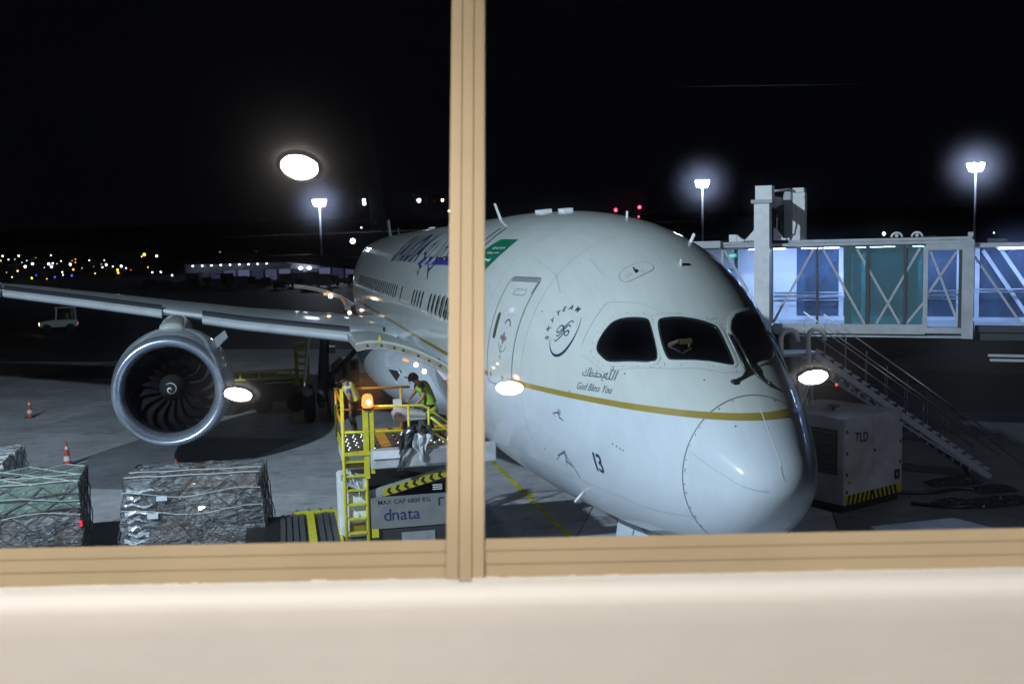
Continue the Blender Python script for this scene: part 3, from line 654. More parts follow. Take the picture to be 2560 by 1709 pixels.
# wing-body fairing
def sec(a, hw, zt, zb, ex=2.25, n=28):
    R = []
    for k in range(n+1):
        t = -PI/2+PI*k/n; cs, sn = math.cos(t), math.sin(t); x = hw*abs(cs)**(2/ex); z = (zt-zb)/2*math.copysign(abs(sn)**(2/ex), sn)+(zt+zb)/2; R.append((x, z))
    return R
for sgn in (-1, 1):
    rows = []
    for a, hw, zt, zb in ((14.0, 2.3, 4.0, 2.4), (15.0, 2.85, 4.3, 2.15), (16.2, 3.25, 4.45, 2.05), (17.4, 3.5, 4.55, 1.95), (18.6, 3.64, 4.6, 1.85), (21, 3.68, 4.62, 1.7), (24, 3.66, 4.6, 1.6), (30, 3.5, 4.6, 1.55), (34, 2.9, 4.1, 1.6), (37, 1.6, 3.2, 2.0)):
        rows.append([(sgn*x, a, z) for x, z in sec(a, hw, zt, zb)])
    g = MB(); g.grid(rows); g.build('wing_body_fairing', paint, plane, smooth=True)
# ram air inlet on the fairing
Q = [Vector(p) for p in ((-3.50, 16.5, 3.58), (-3.29, 16.2, 3.58), (-3.10, 16.2, 3.22), (-3.30, 16.5, 3.19))]; cq = sum(Q, Vector())/4
g = MB(); g.prism([p+Vector((0, -.02, 0)) for p in Q], (.08, .25, 0)); ri = g.build('ram_air_inlet', black_p, plane)
g = MB(); g.tube([cq+(p-cq)*1.12+Vector((0, -.03, 0)) for p in Q], .035, 6, closed=True); g.build('inlet_frame', paint, ri, smooth=True)
# wings
def wing(sgn):
    rows = []
    for X, yl_, zl, ch, th in ((2.3, 19.8, 4.05, 12.6, 1.45), (3.4, 20.55, 4.17, 12.0, 1.35), (4.3, 21.15, 4.30, 11.2, 1.25), (7.6, 23.40, 4.62, 9.2, .98), (9.97, 25.0, 4.93, 7.8, .84), (13.15, 27.2, 5.33, 6.6, .70), (16.6, 29.5, 5.74, 5.6, .58), (22, 33.2, 6.25, 4.2, .42), (27.5, 37.0, 6.8, 2.6, .26), (30, 39.6, 7.05, 1.0, .1)):
        R = []
        for x in (1, .85, .65, .45, .3, .2, .12, .06, .025, .006, 0): R.append((sgn*X, yl_+x*ch, zl+th*(.42*(math.sqrt(x)*1.35-1.2*x-.15*x**2)*1.0)+.0))
        for x in (.006, .025, .06, .12, .2, .3, .45, .65, .85, .995): R.append((sgn*X, yl_+x*ch, zl-th*(.62*(1.9*math.sqrt(x)-1.75*x-.15*x*x))))
        rows.append(R)
    g = MB(); g.grid(rows, closed=True); return g.build('wing', mat('wing_paint', (.72, .76, .80), .36, coat=.4, nscale=.6, namt=.12), plane, smooth=True)
wing(-1); wing(1)
slat_m = mat('bare_leading_edge', (.78, .82, .88), .30, .35, nscale=1, namt=.1)
def slat(X0, X1, drop):
    def le(X):
        xs = (2.3, 3.4, 4.3, 7.6, 9.97, 13.15, 16.6, 22, 27.5, 30); ys = (19.8, 20.55, 21.15, 23.4, 25, 27.2, 29.5, 33.2, 37, 39.6); zs = (4.05, 4.17, 4.30, 4.62, 4.93, 5.33, 5.74, 6.25, 6.8, 7.05); return np.interp(X, xs, ys), np.interp(X, xs, zs)
    rows = []
    for i in range(13):
        X = X0+(X1-X0)*i/12; y, z = le(X); s_ = 1.0-.018*(X-5); y -= .26; z -= .05
        rows.append([(-X, y+dy*s_, z-drop+dz*s_) for dy, dz in ((.50, .19), (.30, .15), (.12, .08), (.02, .0), (.0, -.07), (.04, -.14), (.14, -.19), (.30, -.215), (.28, -.19), (.16, -.10), (.18, 0), (.34, .10))])
    g = MB(); g.grid(rows, closed=True); sl_ = g.build('slat', slat_m, plane, smooth=60)
    rows = []
    for i in range(13):
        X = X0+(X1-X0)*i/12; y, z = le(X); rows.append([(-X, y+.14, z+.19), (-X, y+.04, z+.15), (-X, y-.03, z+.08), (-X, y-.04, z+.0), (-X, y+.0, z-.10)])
    g = MB(); g.grid(rows); g.build('slat_gap_shade', mat('gap_shade_dark', (.03, .033, .04), .5), sl_, smooth=True); return sl_  # dark ribbon on the leading edge paints in the slat gap's shade
slat(4.25, 9.0, .05); slat(10.4, 16.4, .03); slat(16.5, 22.3, .03); slat(22.4, 28, .02)
# root strake / front panel at the wing root
g = MB(); g.grid([[(-4.25, 21.0, 4.42), (-4.25, 20.85, 4.25), (-4.25, 21.05, 4.1)], [(-3.5, 19.6, 4.40), (-3.5, 19.4, 4.2), (-3.5, 19.7, 4.0)], [(-3.0, 17.6, 4.3), (-3.0, 17.4, 4.1), (-3.0, 17.6, 3.9)]]); g.build('wing_root_glove', paint, plane, smooth=True)
# engines
def engine(X, vis=True):
    cy, cz = 20.85, 2.68
    nac = MB(); L0 = cy
    def tilt(b):  # slight droop of the intake face
        b.v = [(x, y+(z-cz)*.035, z) for x, y, z in b.v]; return b
    nac.lathe([(.42, 1.735), (.9, 1.80), (1.6, 1.86), (2.4, 1.87), (3.3, 1.80), (4.3, 1.62), (4.9, 1.46), (4.88, 1.40), (4.0, 1.45)], (X, L0, cz), 'Y', 64); nc = tilt(nac).build('nacelle', paint, plane, smooth=50)
    lip = MB(); pr_ = [(.42, 1.737), (.25, 1.708), (.12, 1.675), (.04, 1.635), (.0, 1.575), (.03, 1.52), (.10, 1.45), (.22, 1.39), (.42, 1.355), (.60, 1.35)]
    lip.lathe(pr_, (X, L0, cz), 'Y', 72); tilt(lip).build('intake_lip', silver, nc, smooth=True)
    duct = MB(); duct.lathe([(.60, 1.35), (.8, 1.36), (1.25, 1.40)], (X, L0, cz), 'Y', 48); tilt(duct).build('intake_duct', mat('duct_grey', (.02, .02, .024), .5), nc, smooth=True)
    bk = MB(); bk.lathe([(1.62, 1.42), (1.62, .02)], (X, L0, cz), 'Y', 48); bk.build('fan_backplate', black_p, nc)
    bl = MB(); fm = mat('fan_blade', (.022, .022, .027), .35, .3)
    rows = []
    for i in range(9):
        t = i/8; r = .42+t*.97; sw = .17*math.sin(t*PI*1.15)-.10*t*t; tw = rad(28+32*t); ch = .30+.16*math.sin(PI*min(t*1.1, 1))
        for_ = []
        for s_ in (-.5, 0, .5):
            ang = sw+math.sin(tw)*ch*s_/max(r, .3)*.95; for_.append((r*math.sin(ang), .15+math.cos(tw)*ch*s_-.10*math.sin(t*PI), r*math.cos(ang)))
        rows.append(for_)
    bl.grid(rows); b0 = bl.build('fan_blade', fm, nc, smooth=True, loc=(X, cy+1.12, cz))
    for k in range(1, 18): share(b0, 'fan_blade', nc, (X, cy+1.12, cz), (0, 2*PI*k/18, 0))
    sp = MB(); sp.lathe([(-.40, .003), (-.34, .09), (-.2, .21), (-.02, .32), (.2, .41), (.35, .44)], (X, cy+1.05, cz), 'Y', 32); spn = sp.build('spinner', mat('spinner_dark', (.03, .032, .036), .3, coat=.5), nc, smooth=True)
    s_ = MB(); rows = []
    prof_ = ((-.40, .0), (-.34, .09), (-.2, .21), (-.02, .32))
    for i in range(46):
        t = i/45; a = t*PI*2.6+.6; r = .005+.20*t
        def pt(r_): return (X+r_*math.cos(a), cy+1.05+np.interp(r_, [p[1] for p in prof_], [p[0] for p in prof_])-.006, cz+r_*math.sin(a))
        wd = .042*math.sin(PI*min(.15+t*.85, 1))**.7; rows.append([pt(r), pt(r+wd)])
    s_.grid(rows); s_.build('spinner_spiral', white_p, spn)
    core = MB(); core.lathe([(4.0, 1.0), (5.0, .85), (5.9, .6), (6.6, .25), (6.9, .02)], (X, L0, cz), 'Y', 32); core.build('core_exhaust', dark_metal, nc, smooth=True)
    py = MB(); rows = []
    for y, w_, z0, z1 in ((cy+1.75, .02, 4.45, 4.52), (cy+1.75, .33, 4.30, 4.66), (cy+1.95, .40, 4.24, 4.72), (cy+2.4, .42, 4.2, 4.78), (cy+3.3, .46, 4.0, 4.88), (cy+5, .42, 3.7, 4.75), (cy+8, .2, 3.6, 4.2)):
        rows.append([(X+w_*math.cos(rad(t)), y, (z0+z1)/2+(z1-z0)/2*math.copysign(abs(math.sin(rad(t)))**.7, math.sin(rad(t)))) for t in range(0, 360, 20)])
    py.grid(rows, closed=True); py.build('pylon', paint, plane, smooth=True)
    st = MB(); ax = 1 if X < 0 else -1
    th = rad(40); bx, bz = X+ax*1.84*math.cos(th), cz+1.84*math.sin(th); d = Vector((ax*math.cos(th), 0, math.sin(th)))
    P = [Vector((bx, cy+1.5, bz))-d*.04, Vector((bx, cy+2.9, bz))-d*.04, Vector((bx, cy+2.8, bz))+d*.46, Vector((bx, cy+2.45, bz))+d*.42]
    t_ = Vector((-ax*math.sin(th), 0, math.cos(th)))*.02; P[1] = P[1]+t_*12; P[2] = P[2]+t_*11; st.prism([p-t_ for p in P], t_*2); st.build('nacelle_strake', paint, nc, bevel=.01)
engine(-9.87); engine(9.87)
# tail surfaces
dk = mat('tail_paint', (.006, .008, .012), .9, spec=.1)
g = MB(); g.grid([[(-.28, 50.5, 7.4), (-.45, 55, 7.4), (0, 60.5, 7.2), (.45, 55, 7.4), (.28, 50.5, 7.4), (0, 49.4, 7.4)], [(-.06, 59.6, 16.6), (-.12, 61, 16.6), (0, 62.6, 16.6), (.12, 61, 16.6), (.06, 59.6, 16.6), (0, 59.3, 16.6)]], closed=True); g.add([(0, 59.3, 16.6), (-.12, 61, 16.6), (0, 62.6, 16.6), (.12, 61, 16.6)], [(0, 1, 2, 3)]); g.build('tail_fin', dk, plane, smooth=40)
for s_ in (-1, 1):
    g = MB(); g.grid([[(s_*1.0, 53.5, 5.9), (s_*1, 56, 6.2), (s_*1, 59.5, 5.9), (s_*1, 56, 5.6)], [(s_*9.9, 60.2, 6.9), (s_*9.9, 61, 7.0), (s_*9.9, 62, 6.9), (s_*9.9, 61, 6.84)]], closed=True); g.build('tailplane', dk, plane, smooth=40)
# main gear
for s_ in (-1, 1):
    g = MB(); g.tube([(s_*4.9, 31, .7), (s_*4.6, 31, 3.9)], .2, 12); g.tube([(s_*4.9, 31, 1.2), (s_*3.0, 31, 3.2)], .11, 8); g.tube([(s_*4.9, 30.2, .66), (s_*4.9, 31.8, .66)], .16, 8); mg = g.build('main_gear', dark_metal, plane, smooth=40)
    for dy in (-.75, .75):
        for dx in (-.5, .5):
            g = MB(); g.lathe([(-.2, .35), (-.23, .52), (-.15, .66), (.15, .66), (.23, .52), (.2, .35)], (s_*4.9+dx, 31+dy, .68), 'X', 28, cap=True); g.build('wheel', black_rub, mg, smooth=40)
    g = MB(); g.prism([(s_*5.3, 30, 3.6), (s_*5.3, 32, 3.6), (s_*5.6, 32, 1.5), (s_*5.6, 30.1, 1.5)], (.05, 0, 0)); g.build('gear_door', mat("wing_paint", (.72, .76, .80)), mg)
# open cargo doors
def cargo_door(y0, y1, outer):
    n = len(outer); g = MB(); up_ = [Vector((x, 0, z)) for x, z in outer]; rows = []
    nm = [Vector((-(outer[min(i+1, n-1)][1]-outer[max(i-1, 0)][1]), 0, outer[min(i+1, n-1)][0]-outer[max(i-1, 0)][0])).normalized() for i in range(n)]
    nm = [v if v.z > 0 else -v for v in nm]
    T = [p for p in up_]; B = [p-nm[i]*.17 for i, p in enumerate(up_)]; poly = T+B[::-1]
    g.prism([Vector((p.x, y0, p.z)) for p in poly], (0, y1-y0, 0)); d = g.build('cargo_door', paint, plane, smooth=35)
    inner = mat('door_inner', (.30, .27, .20), .6, nscale=5, namt=.3)
    g = MB(); g.grid([[Vector((B[i].x, y0+.05, B[i].z))-nm[i]*.01 for i in range(n)], [Vector((B[i].x, y1-.05, B[i].z))-nm[i]*.01 for i in range(n)]]); g.build('door_liner', inner, d, smooth=True)
    g = MB(); g.grid([[Vector((T[i].x, y0-.004, T[i].z))-nm[i]*.045 for i in range(n)], [Vector((B[i].x, y0-.004, B[i].z))+nm[i]*.02 for i in range(n)]]); ed = g.build('door_edge', inner, d)
    for i in range(1, n-1, 1):
        c = Vector((T[i].x, y0-.01, T[i].z))-nm[i]*.10; g = MB(); g.lathe([(0, .022), (-.006, .022)], c, 'Y', 10, cap=True); g.build('latch_hole', black_p, ed)
    return d
cdr = cargo_door(8.6, 11.3, [(-4.95, 5.05), (-4.72, 5.09), (-4.42, 5.08), (-4.15, 5.02), (-3.96, 4.96), (-3.65, 4.83), (-3.43, 4.72), (-3.2, 4.6), (-3.02, 4.48), (-2.84, 4.34)])
cd2 = cargo_door(39.5, 42, [(-5.7, 5.32), (-5.2, 5.27), (-4.6, 5.14), (-4.15, 5.0), (-3.8, 4.84), (-3.43, 4.72), (-3.1, 4.5), (-2.8, 4.3)])
pinkl = emit('warm_door_light', (1.0, .72, .5), 14)
for x, y, z in ((-3.75, 8.57, 4.56), (-3.58, 8.57, 4.42)):
    g = MB(); g.lathe([(0, .045), (-.02, .045), (-.03, .02)], (x, y, z), 'Y', 14, cap=True); g.build('door_light', pinkl, cdr)
g = MB(); g.obox((-3.95, 8.60, 4.66), (.06, 0, -.02), (0, .02, 0), (0, 0, .03)); g.build('door_light', emit('dim_warm_light', (1, .45, .25), 1.2), cdr)
sal = mat('salmon_actuator', (.75, .32, .20), .5)
g = MB(); g.tube([(-3.41, 39.4, 4.59), (-2.91, 39.4, 3.64)], .09, 8); g.build('door_actuator', sal, cd2)
g = MB(); g.box(-3.3, -3.0, 39.3, 39.45, 4.0, 4.25); g.build('actuator_bracket', grey_metal, cd2)
for x, z, r_ in ((-3.97, 4.72, .11), (-3.07, 3.86, .08)): g = MB(); g.lathe([(0, r_), (-.03, r_*.6)], (x, 39.3, z), 'Y', 12, cap=True); g.build('door_light', emit('warm_door_light', (1.0, .72, .5), 14), cd2)
g = MB(); g.box(-4.3, -4.1, 39.38, 39.42, 4.75, 4.88); g.build('door_light', emit('dim_warm_light', (1, .45, .25), 1.2), cd2)
g = MB(); g.tube([(-3.15, 8.9, 4.42), (-2.95, 9.0, 4.0), (-2.75, 9.1, 3.55)], .06, 8); g.build('door_actuator', sal, cdr)
g = MB(); g.tube([(-3.28, 8.8, 4.56), (-3.05, 8.9, 4.25)], .11, 12); g.build('hinge_motor', white_metal, cdr, smooth=40)
g = MB(); g.tube([(-3.28, 8.75, 4.60), (-3.27, 8.76, 4.585)], .07, 12); g.build('motor_bore', black_p, cdr)
g = MB(); g.box(-3.35, -3.30, 19.2, 19.5, 4.42, 4.55); g.build('fairing_grille', dark_metal, plane)
g = MB(); g.prism([(-4.50, 8.595, 5.07), (-4.42, 8.595, 5.07), (-4.46, 8.595, 5.21)], (0, .01, 0)); g.build('door_flag', yellow, cdr)

# ================================================================== JET BRIDGE
bd = Vector((.8065, -.5913, 0)); bn = Vector((.5913, .8065, 0)); BL = Vector((8.05, 16.35, 0))
def B(s_, n_, z): return BL+bd*s_+bn*n_+Vector((0, 0, z))
def bbox_(g, s0, s1, n0, n1, z0, z1, mi=0): return g.obox(B((s0+s1)/2, (n0+n1)/2, (z0+z1)/2), bd*((s1-s0)/2), bn*((n1-n0)/2), (0, 0, (z1-z0)/2), mi)
jb = thing('jet_bridge', BL, 'glass sided jet bridge lit blue from inside, reaching behind the airliner nose', 'jet bridge')
def J(name, m, s0, s1, n0, n1, z0, z1, parent=None, bevel=0, smooth=False):
    g = MB(); bbox_(g, s0, s1, n0, n1, z0, z1); o = g.build(name, m, parent or jb, bevel=bevel)
    if not parent or parent is jb: o.matrix_parent_inverse = Matrix.Translation(-BL)
    return o
def JF(g, name, m, **k):
    o = g.build(name, m, jb, **k); o.matrix_parent_inverse = Matrix.Translation(-BL); return o
jgrey = mat('bridge_paint', (.44, .46, .50), .5, nscale=2, namt=.2); jdark = mat('bridge_dark', (.05, .055, .065), .5); jin = mat('bridge_inner_white', (.70, .72, .78), .6); jfl = mat('bridge_floor', (.35, .37, .40), .5, nscale=8, namt=.2)
bglass = glassmat('bridge_glass', (.80, .88, .96), .06, .03, fres=True, milk=.03); bglass_t = glassmat('bridge_glass_teal', (.38, .66, .68), .07, .05, fres=True, milk=.16)
W_ = 2.5
bglass_b = glassmat('bridge_glass_blue', (.50, .64, .82), .07, .05, fres=True, milk=.17, milkcol=(.36, .50, .78))
J('floor_slab', jfl, -1.6, 5.28, .1, W_, 4.26, 4.38); J('floor_beam', jgrey, .05, 4.3, 0, .12, 4.16, 4.44); J('floor_beam', jgrey, .05, 4.3, W_, W_+.12, 4.16, 4.44)
J('under_rail', jgrey, .6, 5.5, .14, .30, 4.05, 4.13); J('under_rail', jgrey, .1, .56, .02, .3, 4.12, 4.24)
J('roof_slab', jgrey, -1.5, 5.5, .0, W_+.1, 6.74, 6.83); J('roof_rail', jgrey, .5, 5.5, -.04, .10, 6.835, 6.92); J('roof_rail', jgrey, -1.5, -.5, -.04, .10, 6.835, 6.90)
J('eave', jdark, -1.48, 4.3, .02, .10, 6.68, 6.735)
# big end frame
J('frame_post', jgrey, 5.25, 5.55, -.08, .12, 4.06, 6.83); J('frame_post', jgrey, 5.25, 5.55, W_-.02, W_+.15, 4.06, 6.83); J('frame_beam', jgrey, 4.30, 5.248, -.06, .12, 6.55, 6.735); J('frame_beam', jgrey, 4.30, 5.248, -.06, .10, 4.20, 4.36); J('frame_post', jgrey, 4.24, 4.36, -.05, .09, 4.36, 6.68)
J('frame_post', jdark, 5.16, 5.248, -.02, .10, 4.36, 6.55)
# near posts and diagonals
for a, b_ in ((1.29, 1.36), (2.68, 2.79), (3.72, 3.80)): J('wall_post', jdark, a, b_, .0, .10, 4.44, 6.68)
J('wall_post', jgrey, -1.50, -1.44, 0, .08, 4.44, 6.68)
J('wall_post', jgrey, -.02, .04, 0, .08, 4.44, 6.68)
def diag(s0, z0, s1, z1, n_, wd, m, nm='diagonal_brace'):
    g = MB(); p, q = B(s0, n_, z0), B(s1, n_, z1); g.beam(p, q, .05, wd, upv=bn.cross(q-p)); return JF(g, nm, m)
for q in ((1.23, 6.68, .04, 4.46), (1.46, 6.68, 2.68, 4.42), (2.44, 6.62, 3.62, 4.46), (4.14, 6.62, 2.99, 4.46), (4.37, 6.66, 5.22, 4.34), (5.10, 6.5, 4.37, 5.33), (3.80, 4.46, 4.28, 5.1), (-1.42, 6.66, -.7, 5.4)): diag(*q, .05, .065, jgrey)
for q in ((1.64, 6.65, .43, 4.38), (2.70, 6.6, 4.09, 4.40), (5.21, 5.87, 4.34, 4.48), (2.13, 6.4, 2.9, 4.8)): diag(*q, W_+.06, .11, jin)
for a, b_ in ((1.68, 1.82), (2.36, 2.50), (4.02, 4.12), (5.10, 5.22), (2.04, 2.10)): J('wall_post', jin, a, b_, W_-.02, W_+.07, 4.38, 6.68)
J('sill_beam', jin, .38, 5.24, W_-.03, W_+.05, 4.38, 4.50)
# glass
J('wall_glass', bglass, -1.44, 2.10, .045, .06, 4.44, 6.68); J('wall_glass', bglass, 4.36, 5.16, .045, .06, 4.36, 6.55); J('wall_glass', bglass_t, 2.10, 4.24, .03, .045, 4.44, 6.68)
J('wall_glass', bglass_b, .38, 5.24, W_+.01, W_+.025, 4.50, 6.68)
# inner tunnel end (double glazed part) and white panels near the cab
J('inner_frame', mat('teal_frame', (.05, .10, .10), .5), 2.08, 2.28, .16, .24, 4.42, 6.66); J('inner_frame', mat('teal_frame', (.05, .10, .10), .5), 2.28, 4.2, .16, .24, 6.50, 6.66)
J('inner_glass', bglass_t, 2.28, 4.2, .19, .20, 4.45, 6.5)
J('cab_wall', jin, -1.5, .38, W_-.02, W_+.08, 4.38, 6.70); J('cab_wall', jin, -3.9, -1.6, 2.3, 2.4, 4.3, 6.7)
for n_ in (.35, W_-.2):
    g = MB(); g.tube([B(-.3, n_, 5.24), B(5.2, n_, 5.30)], .022, 8); g.tube([B(-.3, n_, 5.10), B(5.2, n_, 5.16)], .014, 8); JF(g, 'handrail', steel, smooth=True)
blu = emit('bridge_tube_light', (.55, .66, 1.0), 95)
for s_ in (-.9, .7, 2.3, 3.9): J('ceiling_tube', blu, s_, s_+1.1, 1.25, 1.37, 6.66, 6.70)
exg = emit('exit_sign_green', (.04, .5, .28), 1.1); J('exit_sign', exg, -1.74, -1.48, 2.2, 2.24, 6.40, 6.54)
tv_, tf_ = text2d('EXIT'); org = B(-1.715, 2.19, 6.425); g = MB(); g.add([org+bd*x*.098+Vector((0, 0, y*.12)) for x, y in tv_], tf_); JF(g, 'exit_lettering', emit('exit_letters', (.8, 1, .9), 2.2))
J('notice', mat('notice_blue', (.2, .25, .4), .5), -1.7, -1.45, 2.2, 2.24, 5.55, 6.05)
# bridge cab at the door of the airliner
J('cab_floor', jgrey, -6.2, -1.6, -.2, 2.9, 4.2, 4.36); J('cab_roof', jgrey, -6.2, -1.5, -.2, 2.9, 6.74, 6.95)
# second tunnel section towards the terminal
J('floor_slab', jfl, 5.60, 20, .28, W_-.15, 4.28, 4.38); J('floor_beam', jdark, 5.6, 20, .22, .30, 4.22, 4.42); J('roof_slab', jgrey, 5.52, 20, .2, W_-.1, 6.60, 6.72); J('under_beam', jdark, 5.6, 20, .3, W_-.2, 4.0, 4.22)
J('wall_glass', bglass, 5.56, 20, .27, .28, 4.42, 6.60); J('wall_glass', bglass_b, 5.56, 20, W_-.16, W_-.15, 4.5, 6.60); J('sill_beam', jin, 5.56, 20, W_-.22, W_-.17, 4.38, 4.5)
for s_ in (6.85, 8.8, 10.8, 12.8): J('wall_post', jdark, s_, s_+.08, .24, .31, 4.42, 6.6)
for q in ((5.57, 6.35, 6.78, 4.46), (8.6, 6.5, 7.2, 4.46)): diag(*q, .29, .06, jgrey)
for q in ((5.81, 6.5, 7.1, 4.46), (6.3, 6.5, 7.6, 4.46)): diag(*q, W_-.2, .11, jin)
for a in (5.60, 7.6, 9.6, 12): J('wall_post', jin, a, a+.13, W_-.24, W_-.17, 4.4, 6.6)
for n_ in (.5, W_-.4):
    g = MB(); g.tube([B(5.5, n_, 5.34), B(14, n_, 5.4)], .022, 8); JF(g, 'handrail', steel, smooth=True)
for s_ in (6.2, 8.2, 10.2): J('ceiling_tube', blu, s_, s_+1.1, 1.2, 1.30, 6.54, 6.58)
# lifting portal
col = J('portal_column', white_metal, -.39, .05, -.72, -.28, 1.2, 8.08); J('column_cap', white_metal, -.36, .12, -.70, -.22, 8.13, 8.53); J('column_collar', jgrey, -.47, .14, -.78, -.2, 8.02, 8.125)
J('portal_column', white_metal, .17, .58, W_+.35, W_+.8, 1.2, 8.45); J('column_cap', white_metal, .2, .55, W_+.3, W_+.78, 8.455, 8.6)
J('portal_beam', jgrey, -.28, .06, -.26, W_+.34, 7.95, 8.25); 
J('jack_body', jgrey, .16, .40, 1.15, 1.5, 6.95, 8.42, bevel=.03); J('jack_body', dark_metal, .0, .15, .9, 1.6, 6.95, 8.0)
g = MB(); g.tube([B(.52, 1.4, 7.9), B(.55, 1.3, 7.4), B(.5, 1.2, 7.1), B(.2, 1.1, 6.98)], .03, 8); JF(g, 'hose', white_metal, smooth=True)
g = MB(); g.tube([B(-.1, .6, 8.42), B(.1, 1.0, 8.45), B(.3, 1.4, 8.5), B(.35, 2.2, 8.46)], .035, 8); JF(g, 'conduit', white_metal, smooth=True)
for s0, s1, s2 in ((-.80, -.42, -.41), (.38, .06, .07)):
    g = MB(); g.prism([B(s0, -.05, 6.94), B(s1, -.05, 6.94), B(s2, -.05, 7.30), B(s2-(.06 if s0 < 0 else -.06), -.05, 7.30)], bn*.12); JF(g, 'gusset', white_metal)
J('winch_box', white_metal, -1.27, -1.04, -.02, .25, 6.91, 7.13); g = MB(); g.prism([B(-1.03, 0, 6.91), B(-.80, 0, 6.91), B(-1.03, 0, 7.12)], bn*.2); JF(g, 'winch_guard', white_metal)
for s_ in (-.85, -.75, -.65, -.55, .15, .27, .39, .5):
    J('cable_carrier_link', white_metal, s_-.035, s_+.035, -.06, .02, 6.93, 6.99)
for s_ in (3.52, 4.06):
    g = MB(); R = []
    for t in range(0, 181, 15): R.append(B(s_+.14*math.cos(rad(t)), 0, 6.94+.13*math.sin(rad(t))))
    g.tube(R, .03, 6); g.tube([B(s_, -.03, 6.98), B(s_, .05, 6.98)], .05, 12); JF(g, 'pulley', white_metal, smooth=True)
J('roof_bracket', jgrey, 5.38, 5.52, -.02, .2, 6.925, 7.04); J('roof_box', jdark, 5.9, 6.4, .5, 1.0, 6.73, 6.85)
J('pipe', mat('pipe_white', (.4, .42, .45), .5), 5.95, 9.0, .1, .2, 3.55, 3.62); J('pipe', mat('pipe_white', (.4, .42, .45), .5), 6.0, 9.0, .1, .2, 3.42, 3.49)
# wheel bogie
g = MB(); bbox_(g, -.6, .8, -.7, W_+.8, .9, 1.25); JF(g, 'bogie_beam', jdark, bevel=.03)
for n_ in (-.5, W_+.5):
    for s_ in (-.5, .6):
        g = MB(); c = B(s_, n_, .55); g.lathe([(-.18, .3), (-.2, .5), (-.1, .55), (.1, .55), (.2, .5), (.18, .3)], (0, 0, 0), 'Y', 24, cap=True); R_ = Matrix.Rotation(math.atan2(bd.y, bd.x), 3, 'Z'); g.v = [tuple(c+R_ @ Vector(v)) for v in g.v]; JF(g, 'bogie_wheel', black_rub, smooth=40)
# small roof lamp
g = MB(); g.lathe([(-.05, .01), (0, .05), (.05, .01)], B(3.17, 0, 7.05), 'Z', 10); o = JF(g, 'roof_lamp', emit('small_white_light', (1, .98, .9), 12), smooth=True)

# ================================================================== SERVICE STAIRS
stm = mat('stair_metal', (.30, .33, .40), .45, nscale=3, namt=.2)
ss = thing('service_stairs', (13.4, 13.2, 0), 'long open metal service staircase with handrails descending from the jet bridge', 'stairs')
def SP(g, name, m=stm, parent=None, **k):
    o = g.build(name, m, parent or ss, **k)
    if parent is None: o.matrix_parent_inverse = Matrix.Translation((-13.4, -13.2, 0))
    return o
sl = Vector((13.30-7.75, 0, .12-3.9)); top = Vector((7.75, 13.2, 3.9)); bot = Vector((13.30, 13.2, .12))
for y in (13.2, 14.15):
    g = MB(); g.beam(top+Vector((0, y-13.2, -.1)), bot+Vector((0, y-13.2, -.1)), .05, .16); SP(g, 'stringer', mat('stringer_paint', (.40, .44, .52), .45))
g = MB(); a_, b_ = top+Vector((.4, 0, -.75)), bot+Vector((-.25, 0, -.02))
g.beam(a_, b_, .04, .06); lt = SP(g, 'lower_chord')
for i in range(14):
    t0, t1 = i/14, (i+.5)/14; p0 = top+(bot-top)*(.05+.93*t0)+Vector((0, 0, -.17)); p1 = a_+(b_-a_)*(t1); g = MB(); g.beam(p0, p1, .025, .03); SP(g, 'web_bar')
n_ = 20
for i in range(n_):
    p = top+(bot-top)*((i+.5)/n_); g = MB(); g.box(p.x-.13, p.x+.13, 13.22, 14.13, p.z+.02, p.z+.05); st_ = SP(g, 'stair_tread', mat('tread_metal', (.42, .45, .55), .4, .3))
    g = MB(); g.prism([(p.x-.13, 13.17, p.z+.05), (p.x+.13, 13.17, p.z+.05), (p.x-.13, 13.17, p.z+.19)], (0, .02, 0)); SP(g, 'tread_bracket', mat('stringer_paint', (.40, .44, .52)))
for y in (13.2, 14.3):
    for h in (.55, 1.0):
        g = MB(); A_, B_ = top+Vector((.25, y-13.2, h)), bot+Vector((0.25, y-13.2, h)); g.tube([A_, B_]+([B_+Vector((.12, 0, -.08)), B_+Vector((.1, 0, -.25))] if h == 1.0 else []), .016, 8); SP(g, 'handrail', steel, smooth=True)
    for i in range(9):
        p = top+(bot-top)*(.05+i*.115)+Vector((0, y-13.2, 0)); g = MB(); g.tube([p, p+Vector((0, 0, 1.0))], .011, 6); SP(g, 'baluster', stm, smooth=True)
for x in (7.72, 6.92):
    g = MB(); R = [(x-.22, 13.1, 3.55)]+[(x-.0+.24*math.cos(rad(t)), 13.1, 4.28+.24*math.sin(rad(t))) for t in range(180, 9, -15)]+[(x+.25, 13.1, 4.2)]; g.tube(R, .065, 10); SP(g, 'canopy_hoop', white_metal, smooth=True)
g = MB(); g.box(6.5, 7.8, 13.2, 14.2, 3.78, 3.86); SP(g, 'landing'); 
for x, y in ((6.6, 13.3), (7.7, 13.3), (6.6, 14.1), (7.7, 14.1)):
    g = MB(); g.tube([(x, y, 0), (x, y, 3.8)], .04, 8); SP(g, 'support_leg')
for z in (3.2, 2.9, 2.6):
    g = MB(); g.tube([(7.30, 13.15, z), (7.52, 13.15, z+.05), (7.42, 13.15, z-.25)], .02, 6); SP(g, 'hook', white_metal)

